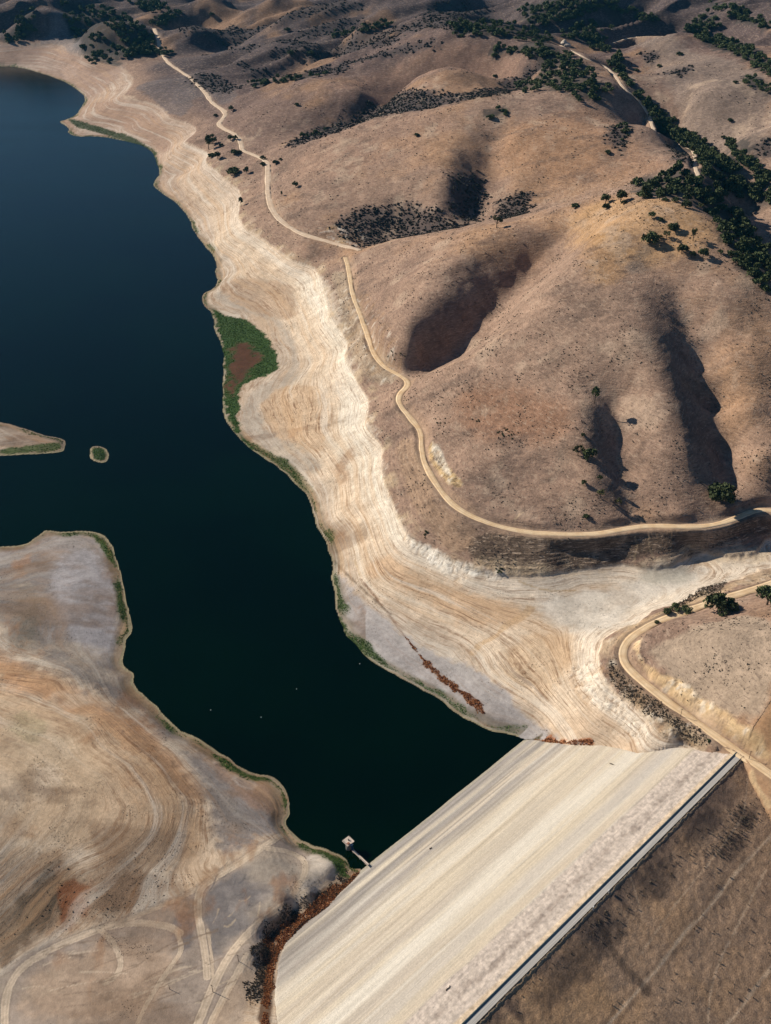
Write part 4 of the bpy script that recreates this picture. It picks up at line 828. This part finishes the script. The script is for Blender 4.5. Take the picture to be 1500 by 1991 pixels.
# ------------------------------------------------------------------ poles
M_WOOD = simple('creosoted_wood', (.07, .05, .035), .9)
def pole(px, py, h, lab, arm=True, rz=.6, insulators=True):
    w_ = cast(px, py); o = empty('utility_pole', tuple(w_), rz); tag(o, lab, 'utility pole', 'utility poles')
    MB().tube((0, 0, -.5), (0, 0, h), .22, .15, 10).build('pole_shaft', M_WOOD, o)
    if arm:
        MB().box(-1.3, 1.3, -.09, .09, h - .9, h - .72).build('crossarm', M_WOOD, o)
        for xx in (-1.15, 0, 1.15): MB().tube((xx, 0, h - .72), (xx, 0, h - .45), .09, .05, 6).build('insulator', M_CONC, o)
pole(464, 1869.5, 7.5, 'wooden utility pole near the gravel tip beside the weedy ditch', rz=-.4)
pole(414, 1929, 8.0, 'wooden utility pole on the pale borrow flat, lowest pole in the photo', rz=-.4)
pole(330, 1924, 5.0, 'short leaning bare pole standing alone on the rutted borrow flat', arm=False)
pole(1457, 1476, 9.0, 'utility pole beside the dirt road just above the end of the dam crest', rz=.2)
pole(1324, 1393, 8.5, 'utility pole on the verge of the dirt road beneath the yellow cut bank', rz=.2)
gp = un(1446, 1473, ZC); o = empty('gate', tuple(gp), math.atan2(DU[1], DU[0]) + 1.57); tag(o, 'dark metal gate across the hill end of the dam crest road', 'gate')
for xx in (.2, 5.3): MB().tube((xx, 0, -.5), (xx, 0, 1.7), .13, n=8).build('post', M_DARK, o)
g_ = MB(); [g_.tube((.2, 0, zz), (5.3, 0, zz), .045, n=5) for zz in (.5, .85, 1.2)]; g_.build('bars', M_DARK, o)
# marker buoys and drift logs
M_BUOY = simple('white_buoy', (.8, .8, .78), .4, .5)
def ball(r, n=10, m=6):
    V = [(r * math.sin(math.pi * j / m) * math.cos(2 * math.pi * i / n), r * math.sin(math.pi * j / m) * math.sin(2 * math.pi * i / n), r * math.cos(math.pi * j / m)) for j in range(m + 1) for i in range(n)]
    return V, [(j * n + i, (j + 1) * n + i, (j + 1) * n + (i + 1) % n, j * n + (i + 1) % n) for j in range(m) for i in range(n)]
for px, py, lb in ((577, 1340, 'tiny white buoy on the dark water nearest the middle of the inlet'), (508, 1395, 'tiny white buoy, the lowest of the three out on the dark water'), (410, 1381, 'tiny white buoy nearest the western shore of the reservoir'), (700, 1291, 'tiny white buoy close off the eastern shore reeds')):
    w_ = un(px, py, 0); V_, F_ = ball(.4); b = link_mesh('buoy', V_, F_, M_BUOY, smooth=True); b.location = (w_[0], w_[1], .15); tag(b, lb, 'buoy', 'marker buoys')
def log(px, py, L_, a, lab):
    w_ = dam_cast(px, py); mb = MB(); k = 6; pts = [Vector((L_ * (t / k - .5), .25 * math.sin(t * 1.3), .1 * math.sin(t * 2.))) for t in range(k + 1)]
    for t in range(k): mb.tube(pts[t], pts[t+1], .36 - .03 * t, .36 - .03 * (t+1), 8)
    mb.tube(pts[2], pts[2] + Vector((.6, 1.1, .3)), .14, .05, 6); o = mb.build('log', M_WOOD, smooth=True); o.location = (w_[0], w_[1], w_[2] + .35); o.rotation_euler = (0, 0, a); tag(o, lab, 'log')
log(1192, 1487, 5.2, -.45, 'dark drift log stranded high on the pale dam face near the eastern abutment')
log(872, 1922, 4.6, .9, 'dark drift log lying in the rough riprap low on the dam face')
log(838, 1590 + 60, 2.2, .7, 'small dark drift log lying on the grey striped lower dam face')

# ------------------------------------------------------------------ trees
def leafmat(name, a, b):
    q = NT_(name); pos = q.n('ShaderNodeNewGeometry').outputs['Position']; oi = q.n('ShaderNodeObjectInfo').outputs['Random']
    f = q.noise(pos, .8, 3); f2 = q.noise(pos, .12, 2)
    c = q.mix(q.ramp(f, .3, .7), a, b); v = q.ramp(q.math('ADD', oi, f2), .3, 1.6, .75, 1.35); vc = q.n('ShaderNodeCombineColor'); [q.l(v, vc.inputs[i]) for i in range(3)]
    q.l(q.mix(1., c, vc.outputs[0], 'MULTIPLY'), q.b.inputs['Base Color']); q.b.inputs['Roughness'].default_value = .75; q.b.inputs['Specular IOR Level'].default_value = .15; return q.m
M_LEAF = leafmat('oak_leaves', (.036, .052, .022), (.095, .110, .045)); M_LEAF2 = leafmat('pale_leaves', (.07, .075, .03), (.12, .11, .05)); M_BARK = simple('bark', (.10, .075, .055), .95)
def clump_quads(rg, centers, radii, per, size, flat=.8):
    P_ = []; 
    for c, r in zip(centers, radii):
        d = rg.normal(size=(per, 3)); d /= np.linalg.norm(d, axis=1)[:, None]; rad = r * rg.uniform(.55, 1.05, (per, 1)); P_.append(np.asarray(c) + d * rad * np.array([1, 1, flat]))
    P_ = np.concatenate(P_); n = len(P_); a = rg.normal(size=(n, 3)); a /= np.linalg.norm(a, axis=1)[:, None]; b = np.cross(a, rg.normal(size=(n, 3))); b /= np.linalg.norm(b, axis=1)[:, None]
    s = (size * rg.uniform(.6, 1.3, n))[:, None]; V = np.stack([P_ - a*s - b*s*.6, P_ + a*s - b*s*.7, P_ + a*s*.8 + b*s*.7, P_ - a*s*.9 + b*s*.6], 1).reshape(-1, 3)
    return V, np.arange(4 * n).reshape(n, 4)
def crown(seed, kind, per):
    rg = np.random.default_rng(seed); cs, rs = [], []
    if kind == 'round': n, ex, base = 16, (.36, .36, .26), .38
    elif kind == 'tall': n, ex, base = 13, (.24, .24, .42), .62
    elif kind == 'low': n, ex, base = 20, (.42, .36, .20), .24
    else: n, ex, base = 9, (.34, .34, .34), .52
    for i in range(n):
        d = rg.normal(size=3); d /= np.linalg.norm(d); d[2] = abs(d[2]) * 1.2 - .35; r = rg.uniform(.55, 1.0)
        cs.append((d[0] * ex[0] * r, d[1] * ex[1] * r, base + d[2] * ex[2] * r)); rs.append(rg.uniform(.10, .19) * (.8 if kind == 'thin' else 1.))
    if kind != 'thin': cs.append((0, 0, base)); rs.append(.24)
    return clump_quads(rg, cs, rs, per, .042 if per > 25 else .07), cs
def tree_meshes(seed, kind, per=46):
    (V, F_), cs = crown(seed, kind, per); cme = fast_mesh('crown', V, F_, M_LEAF2 if kind == 'thin' else M_LEAF, smooth=False)
    mb = MB(); top = Vector((0, 0, .34 if kind != 'tall' else .5)); mb.tube((0, 0, -.06), top, .035, .024, 7)
    for c in cs[:7]: mb.tube(top * .8, Vector(c), .018, .006, 5)
    tme = bpy.data.meshes.new('trunk'); tme.from_pydata(mb.v, [], mb.f); tme.materials.append(M_BARK); return cme, tme
KINDS = {k: [tree_meshes(i * 7 + j, k) for j in range(3)] for i, k in enumerate(('round', 'tall', 'low', 'thin'))}
SMALL = []
for i in range(6):
    kd = ('round', 'low', 'round', 'tall', 'low', 'round')[i]; (V, F_), cs = crown(100 + i, kd, 16); mb = MB().tube((0, 0, -.08), (0, 0, .4), .035, .02, 5); nv = len(V)
    me = fast_mesh('small_oak', V, F_, M_LEAF, smooth=False); SMALL.append((me, V, F_))
tn = [0]
def tree(px, py, wpx, kind, label, name='oak_tree', cat='tree', hs=1., group=None, var=None):
    w_ = cast(px, py); depth = w_[1] * cp_ + (CAMZ - w_[2]) * sp_; m = wpx * 1.28 * depth / FPX; tn[0] += 1; cme, tme = KINDS[kind][(tn[0] if var is None else var) % 3]
    o = empty(name, tuple(w_), tn[0] * 1.7); tag(o, label, cat, group)
    for nm, me in (('trunk', tme), ('crown', cme)): c = bpy.data.objects.new(nm, me); COL.objects.link(c); c.parent = o
    o.scale = (m, m, m * hs); return o
T = tree
T(1156, 784, 21, 'tall', 'slender dark tree standing alone mid slope with a long shadow beside the bare gully rim', hs=1.35)
T(1124, 886, 22, 'thin', 'smaller left tree of the olive green pair casting one long joined shadow')
T(1145, 897, 28, 'round', 'larger right tree of the olive green pair casting one long joined shadow', hs=1.2)
T(1134, 850, 9, 'round', 'small dark tree just above the pair of olive green trees on the slope', hs=1.2)
T(1136, 945, 12, 'round', 'small dark tree low in the shaded gully, left of the two below the olive pair', hs=1.3)
T(1167, 934, 11, 'round', 'small dark tree low in the shaded gully, right of the two below the olive pair', hs=1.3)
T(1167, 968, 18, 'thin', 'sparse dull green tree low in the shaded gully, left one of the lowest two')
T(1201, 983, 16, 'thin', 'sparse dull green tree low in the shaded gully, right one of the lowest two')
T(1141, 1007, 12, 'low', 'low round dark bush on the shaded slope just above the road', 'bush', 'bush')
T(1402, 972, 52, 'low', 'broad dark oak above the dirt road bend throwing a wide shadow on the verge', hs=1.15)
T(1397, 1188, 50, 'low', 'wide dark green oak on the inner side of the southern dirt road', hs=1.25)
T(1492, 1176, 50, 'round', 'big dark oak cut by the right edge of the photo above the southern dirt road', hs=1.1)
T(1335, 1193, 22, 'round', 'small round oak growing right at the edge of the southern dirt road', hs=.95)
T(1313, 1184, 20, 'low', 'low oval bush on the inlet side of the southern dirt road, upper of two', 'bush', 'bush')
T(1297, 1192, 16, 'low', 'low dark bush on the inlet side of the southern dirt road, lower of two', 'bush', 'bush')
T(1433, 1186, 9, 'low', 'tiny green bush beside the wide dark green oak', 'bush', 'bush')
T(1278, 1211, 9, 'low', 'tiny bush touching the edge of the southern dirt road at its bend', 'bush', 'bush')
T(1264, 473, 30, 'low', 'broad dark oak at the lower left of the hilltop grove', hs=1.2)
T(1284, 464, 9, 'round', 'tiny round oak between the broad oak and the pale thin oak on the hilltop')
T(1296, 464, 16, 'thin', 'pale thin oak on the hilltop with see-through crown')
T(1310, 448, 22, 'low', 'oval dark oak in the middle of the bare hilltop', hs=1.1)
T(1268, 424, 15, 'round', 'small round oak on the bare hilltop, upper left of its twin')
T(1285, 429, 11, 'low', 'small flat oak on the bare hilltop just right of a rounder one')
T(1348, 468, 18, 'thin', 'brownish open oak on the right of the bare hilltop with a dark shadow', hs=1.3)
T(1326, 493, 22, 'round', 'dark oak with lobed crown below the hilltop, left of the lower three')
T(1345, 500, 15, 'round', 'small dark oak below the hilltop, middle of the lower three')
T(1367, 502, 22, 'round', 'domed dark oak below the hilltop, right of the lower three', hs=1.1)
T(1401, 494, 11, 'round', 'tiny dark oak at the right shoulder of the hill, left of a close pair')
T(1419, 498, 15, 'round', 'dark oak at the right shoulder of the hill, right of a close pair')
T(1283, 388, 20, 'round', 'dark oak just below the canyon wood edge, leftmost of the row on the hill crest')
T(1295, 391, 12, 'low', 'small low oak tucked behind the leftmost oak of the crest row')
T(1314, 392, 14, 'low', 'small round oak in the middle of the crest row below the canyon wood')
T(1334, 403, 19, 'low', 'dark oval oak in the crest row, standing alone between two gaps', hs=1.15)
T(1361, 410, 15, 'thin', 'thin grey green oak in the crest row near the canyon wood')
T(1378, 414, 17, 'low', 'dark oak at the right end of the crest row beside the canyon wood')
T(966, 443, 22, 'thin', 'scraggly tree on the sharp ridge line above the dark gully')
T(1118, 403, 14, 'low', 'dark round oak on the ridge line left of the canyon wood, leftmost one')
T(1178, 396, 22, 'round', 'dark oak clump on the ridge line, left one of the three before the canyon wood')
T(1180, 405, 15, 'low', 'low oak just below the left clump of three before the canyon wood')
T(1207, 392, 22, 'round', 'dark oak clump on the ridge line, right one of the three before the canyon wood', hs=1.2)
T(1213, 396, 11, 'low', 'tiny oak under the right clump before the canyon wood')
T(811, 265, 10, 'low', 'single tiny dark oak alone on the second hill slope')
T(575, 364, 12, 'round', 'single round dark oak on the slope right of the lakeside road', hs=1.1)
T(548, 381, 7, 'tall', 'tiny bare slim tree below the round dark oak on the slope')
T(1182, 299, 12, 'low', 'tiny dark oak on the tawny slope left of the canyon track')
T(450, 215, 11, 'round', 'small tree on the uphill side of the road where it doubles back')
T(455, 338, 24, 'low', 'wide very dark bush between the pale shore and the lakeside road', hs=.9)
T(480, 337, 13, 'round', 'small round tree right of the wide dark bush above the shore', hs=1.2)
T(469, 401, 13, 'tall', 'upright tree alone above the shore with a line of brush behind it', hs=1.1)
for (x, y, w_, k, t) in ((406,290,20,'tall','largest dark tree of the shore grove, at its left edge'), (415,280,15,'round','upper tree of the shore grove, behind the largest'), (411,305,13,'low','low tree at the bottom left of the shore grove'), (424,309,16,'round','dark tree at the bottom right of the shore grove'), (431,284,9,'low','tiny tree in the middle of the shore grove'),
    (448,273,12,'round','left tree of the close pair beside the road bend'), (457,272,11,'round','right tree of the close pair beside the road bend'), (457,300,15,'low','dark tree on the brush line just left of the road bend'), (466,297,9,'low','small tree at the right end of the brush line beside the road'),
    (511,309,11,'low','small dark bush on the inner verge of the sharp road corner'), (511,322,11,'low','dark bush under the inner verge of the sharp road corner'), (537,318,12,'low','dark bush across the road from the sharp corner'), (546,311,7,'low','tiny bush above the one across the road from the sharp corner'),
    (419,226,8,'low','tiny dark tree left of the road hairpin'), (413,268,9,'round','tiny tree above the shore grove'),
    (560,60,11,'low','small dark tree alone on the far hillside ridge'), (566,106,14,'low','small dark tree on the third ridge, left of its twin'), (604,106,13,'low','small dark tree on the third ridge, right of its twin'), (578,205,9,'low','faint tiny tree on the smooth slope above the lakeside road'),
    (963,150,9,'low','tiny dark tree alone on the smooth shaded bowl'), (297,50,14,'round','dark tree by the far road bend near the top left'), (412,30,10,'low','tiny far tree high on the top left hillside'),
    (1283,130,9,'low','tiny dark tree on the pale slope across the canyon'), (1238,138,9,'low','tiny dark bush low on the pale slope across the canyon'), (1321,107,11,'low','small bush near the ridge line of the pale slope across the canyon'), (1420,236,10,'low','small dark bush in the middle of the pale slope across the canyon'), (1431,162,10,'low','small dark bush under the upper right ridge'), (1090,150,9,'low','tiny oak beside the canyon track meadow')):
    T(x, y, w_, k, t)

# woodland of many oaks: the nearest as things, the rest as one stand
def in_poly_px(P_, x, y):
    ins = False; n = len(P_)
    for i in range(n):
        (x1, y1), (x2, y2) = P_[i], P_[(i + 1) % n]
        if (y1 > y) != (y2 > y) and x < (x2 - x1) * (y - y1) / (y2 - y1) + x1: ins = not ins
    return ins
rg = np.random.default_rng(12); cand = []
for gi, (pg, n, wp) in enumerate(WOOD):
    xs = [p[0] for p in pg]; ys = [p[1] for p in pg]; k = 0; tries = 0
    while k < n and tries < n * 40:
        tries += 1; x, y = rg.uniform(min(xs), max(xs)), rg.uniform(min(ys), max(ys))
        if in_poly_px(pg, x, y):
            w_ = cast(x, y + wp * .3); depth = w_[1] * cp_ + (CAMZ - w_[2]) * sp_; cand.append((wp * rg.uniform(.9, 1.75) * depth / FPX, w_, gi, depth)); k += 1
cand.sort(key=lambda c: c[3] - 4000 * (c[2] == 0)); NBIG = 225
for i, (m, w_, gi, dpt) in enumerate(cand[:NBIG]):
    o = bpy.data.objects.new('oak_tree', SMALL[i % 6][0]); COL.objects.link(o); o.location = w_; o.rotation_euler.z = rg.uniform(0, 6.28); m = min(m, 24); o.scale = (m, m, m * rg.uniform(.9, 1.25))
    tag(o, 'dark oak among the close packed trees of the canyon wood on the right', 'tree', 'oaks of the canyon wood') if gi in (0, 1, 11) else tag(o, 'small dark oak in the scattered woods on the upper slopes', 'tree', 'oaks scattered on the upper slopes')
VV, FF, nv = [], [], 0
for i, (m, w_, gi, dpt) in enumerate(cand[NBIG:]):
    me, V, F_ = SMALL[i % 6]; a = rg.uniform(0, 6.28); c_, s_ = math.cos(a), math.sin(a); q_ = V * min(m, 34); q_ = np.stack([q_[:, 0] * c_ - q_[:, 1] * s_, q_[:, 0] * s_ + q_[:, 1] * c_, q_[:, 2] * 1.05], 1) + w_
    VV.append(q_); FF.append(F_ + nv); nv += len(V)
tag(add('woodland', fast_mesh('woodland', np.concatenate(VV), np.concatenate(FF), M_LEAF, smooth=False)), 'dark distant woods spread over the far ridges and ravines', 'woodland', kind='stuff')

# small dark bushes that can be counted
bush_me = []
for j in range(3):
    (V, F_), cs = crown(300 + j, 'low', 12); bush_me.append(fast_mesh('bush', V, F_, M_LEAF, smooth=False))
rgb = np.random.default_rng(5)
for (cx, cy, sx, sy, n, sz, lab) in ((990,840,18,9,22,2.6,'black dot of a bush in the tight cluster on the big hill'), (930,820,14,6,4,2.4,'one of the few black bushes just left of the tight cluster on the big hill'), (768,690,18,12,14,2.6,'dark bush among the pale rocks above the road at the foot of the dark gully'),
    (850,820,14,8,8,2.2,'dark bush above the road near the pale cut bank'), (828,1040,5,6,7,2.8,'dark bush on the scarp between road and bleached shore, left cluster'), (975,1108,7,5,7,2.8,'dark bush on the scarp between road and bleached shore, right cluster'), (1378,1442,7,3,6,2.4,'dark bush between the southern road and the top of the dam face')):
    for i in range(n):
        w_ = cast(cx + rgb.normal() * sx * .6, cy + rgb.normal() * sy * .6); o = bpy.data.objects.new('bush', bush_me[i % 3]); COL.objects.link(o); o.location = w_; o.rotation_euler.z = i; s_ = sz * rgb.uniform(.6, 1.2); o.scale = (s_,) * 3
        tag(o, lab, 'bush', lab.split(',')[0].replace('one of the few ', '').replace('black dot of a bush', 'black bushes').replace('dark bush', 'dark bushes'))

# ------------------------------------------------------------------ ground cover nobody could count
def scatter(name, label, cat, wt, N, s0, s1, mat, quads=6, zs=.6, hmul=None):
    p = wt.ravel().astype(float); p = p / p.sum(); idx = RNG.choice(p.size, N, p=p); dt = TH[1] - TH[0]
    th = TT.ravel()[idx] + RNG.uniform(-.5, .5, N) * dt; ln = LL.ravel()[idx] + RNG.uniform(-.5, .5, N) * .002; r = np.exp(ln); x, y = r * np.sin(th), r * np.cos(th); z = grid_height(x, y)
    s = RNG.uniform(s0, s1, N) * (r / 900 if hmul is None else hmul) ** .6
    ctr = np.repeat(np.stack([x, y, z], 1), quads, 0); ss_ = np.repeat(s, quads); n = len(ctr); d = RNG.normal(size=(n, 3)); d /= np.linalg.norm(d, axis=1)[:, None]; d[:, 2] = abs(d[:, 2])
    c = ctr + d * (ss_ * RNG.uniform(.2, .75, n))[:, None] * np.array([1, 1, zs]); a = RNG.normal(size=(n, 3)); a /= np.linalg.norm(a, axis=1)[:, None]; b = np.cross(a, RNG.normal(size=(n, 3))); b /= np.linalg.norm(b, axis=1)[:, None]
    q_ = (ss_ * .45)[:, None]; V = np.stack([c - a*q_ - b*q_, c + a*q_ - b*q_, c + a*q_ + b*q_, c - a*q_ + b*q_], 1).reshape(-1, 3)
    tag(add(name, fast_mesh(name, V, np.arange(4 * n).reshape(n, 4), mat, smooth=False)), label, cat, kind='stuff')
M_CHAP = leafmat('chaparral_leaves', (.045, .042, .036), (.085, .075, .06)); M_REED = leafmat('green_reeds', (.045, .095, .018), (.13, .20, .045)); M_RUST = leafmat('rust_weeds', (.20, .075, .03), (.34, .15, .06)); M_DRY = leafmat('dark_dry_weeds', (.06, .048, .035), (.12, .09, .06))
scatter('chaparral', 'dark chaparral scrub filling the shaded ravines between the hills', 'scrub', CHAP + 1e-9, 10000, 1.0, 2.3, M_CHAP)
nz = sm(.05, .5, fbm(X, Y, 30., 3, 77)) * (Z > 44) * (TERR > .35) * (RR < 2600) * (nn_ > 10)
scatter('hillside_scrub', 'sparse low dark scrub speckling the dry hillsides', 'scrub', nz + .06 * (Z > 44) * (RR < 2200) * (nn_ > 10) * (TERR > .3), 9000, .5, 1.15, M_CHAP, 5)
scatter('shore_reeds', 'green reeds and marsh plants lining the waters edge', 'reeds', np.clip(GREEN, 0, 1) ** 2 * (RR < 4200) * (Z > .05) + 1e-12, 17000, .3, .75, M_REED, 5)
rust = np.zeros(TT.shape)
for pts, wd in (([(697,1703),(650,1748),(600,1785),(556,1820),(532,1858),(524,1900),(518,1960),(515,2000)], 5), ([(660,1722),(610,1762),(560,1796),(525,1836)], 6), ([(1040,1441),(1080,1443),(1120,1443),(1165,1446)], 3), ([(830,1290),(870,1330),(925,1365),(940,1385)], 5), ([(790,1240),(830,1290)], 1.2)): rust = np.maximum(rust, line_mask(pts, wd, .9))
scatter('rust_weeds', 'rust red and orange weeds massed in the ditch beside the dam and on damp hollows', 'weeds', rust + 1e-12, 6000, .5, 1.3, M_RUST, 5)
dz = np.maximum(line_mask([(672,1715),(640,1735),(600,1758),(560,1782),(522,1822),(506,1868),(500,1930)], 9, .9), poly_mask([(70,1690),(150,1700),(300,1690),(340,1740),(240,1780),(60,1830),(30,1800)], 10, 10) * .012)
dz = np.maximum(dz, poly_mask([(1185,1270),(1200,1300),(1270,1365),(1400,1455),(1340,1448),(1230,1365),(1180,1320)], 4, 4)); dz = np.maximum(dz, poly_mask([(1350,1150),(1400,1132),(1420,1126),(1405,1145),(1300,1185),(1270,1200)], 3, 3))
scatter('dry_brush', 'dark dry brush in hollows and on banks below the roads', 'brush', dz + 1e-12, 4500, .5, 1.2, M_DRY, 5)
bz = sm(.2, .6, fbm(X, Y, 25., 3, 78)) * (Z > 3) * (Z < 42) * (nn_ > 20) * (RR < 1500) * land * (~fin)
scatter('shore_weeds', 'small scattered weeds dotting the bleached drawdown slopes', 'weeds', bz + 1e-12, 4200, .3, .65, M_DRY, 4)
# weeds on the downstream face
Pn = []
for (a, b, r1, r2, n) in ((250, -36, 36, 8, 190), (268, -30, 10, 6, 50), (210, -80, 110, 34, 110), (120, -90, 70, 25, 60), (175, -20, 90, 6, 60), (100, -14, 60, 4, 60)):
    for i in range(n): Pn.append((a + RNG.normal() * r1 * .6, b + RNG.normal() * r2 * .6))
Pn = np.array(Pn); Pn = Pn[Pn[:, 1] < -9]; x, y = toW(Pn[:, 0], Pn[:, 1]); z = dam_z(x, y); n = len(x); V = []; s = RNG.uniform(.25, .6, n)
for k in range(5):
    c = np.stack([x, y, z], 1) + RNG.normal(size=(n, 3)) * (s * .45)[:, None] + np.array([0, 0, .3]); a = RNG.normal(size=(n, 3)); a /= np.linalg.norm(a, axis=1)[:, None]; b = np.cross(a, RNG.normal(size=(n, 3))); b /= np.linalg.norm(b, axis=1)[:, None]
    q_ = (s * .6)[:, None]; V.append(np.stack([c - a*q_ - b*q_, c + a*q_ - b*q_, c + a*q_ + b*q_, c - a*q_ + b*q_], 1))
V = np.concatenate(V).reshape(-1, 3); tag(add('slope_tufts', fast_mesh('slope_tufts', V, np.arange(len(V)).reshape(-1, 4), M_DRY, smooth=False)), 'dark tufts of brush scattered over the brown downstream face of the dam', 'brush', kind='stuff')

# pale rock outcrops far up the canyon
M_ROCK = simple('pale_rock', (.52, .44, .36), .95, sc=.2)
def rock(px, py, wpx, hs, lab, seed):
    w_ = cast(px, py); depth = w_[1] * cp_ + (CAMZ - w_[2]) * sp_; m = wpx * depth / FPX; V_, F_ = ball(.5, 18, 12); V_ = np.array(V_); rg_ = np.random.default_rng(seed)
    V_[:, :2] *= (1 - .45 * np.clip(V_[:, 2] + .2, 0, 1))[:, None]; V_ += (vnoise(V_[:, 0] * 5 + seed, V_[:, 1] * 5 + V_[:, 2] * 6) - .5)[:, None] * .35 * V_ / .5; V_[:, 2] *= hs
    o = link_mesh('rock_outcrop', V_ * m, F_, M_ROCK); o.location = w_; tag(o, lab, 'rock')
rock(1099, 87, 20, .8, 'pale domed rock outcrop at the top of the canyon track', 3); rock(1169, 82, 13, 1.5, 'pale pointed rock outcrop standing above the dark canyon trees', 5); rock(1192, 55, 10, .9, 'small pale rock face high above the canyon woods', 8)

# ------------------------------------------------------------------ the air
zmin = float(min(Z.min(), -60)) - 1.0
hz = MB().box(-9500, 9500, -400, 11500, zmin - 2, CAMZ + 25); m = bpy.data.materials.new('haze_air'); m.use_nodes = True; t = m.node_tree; t.nodes.clear()
vo = t.nodes.new('ShaderNodeVolumePrincipled'); vo.inputs['Color'].default_value = (.06, .38, .68, 1); vo.inputs['Density'].default_value = 1.4e-5; vo.inputs['Anisotropy'].default_value = 0.
ou = t.nodes.new('ShaderNodeOutputMaterial'); t.links.new(vo.outputs[0], ou.inputs['Volume'])
tag(hz.build('haze', m), 'thin bluish haze of distance over the far hills', 'haze', kind='stuff')
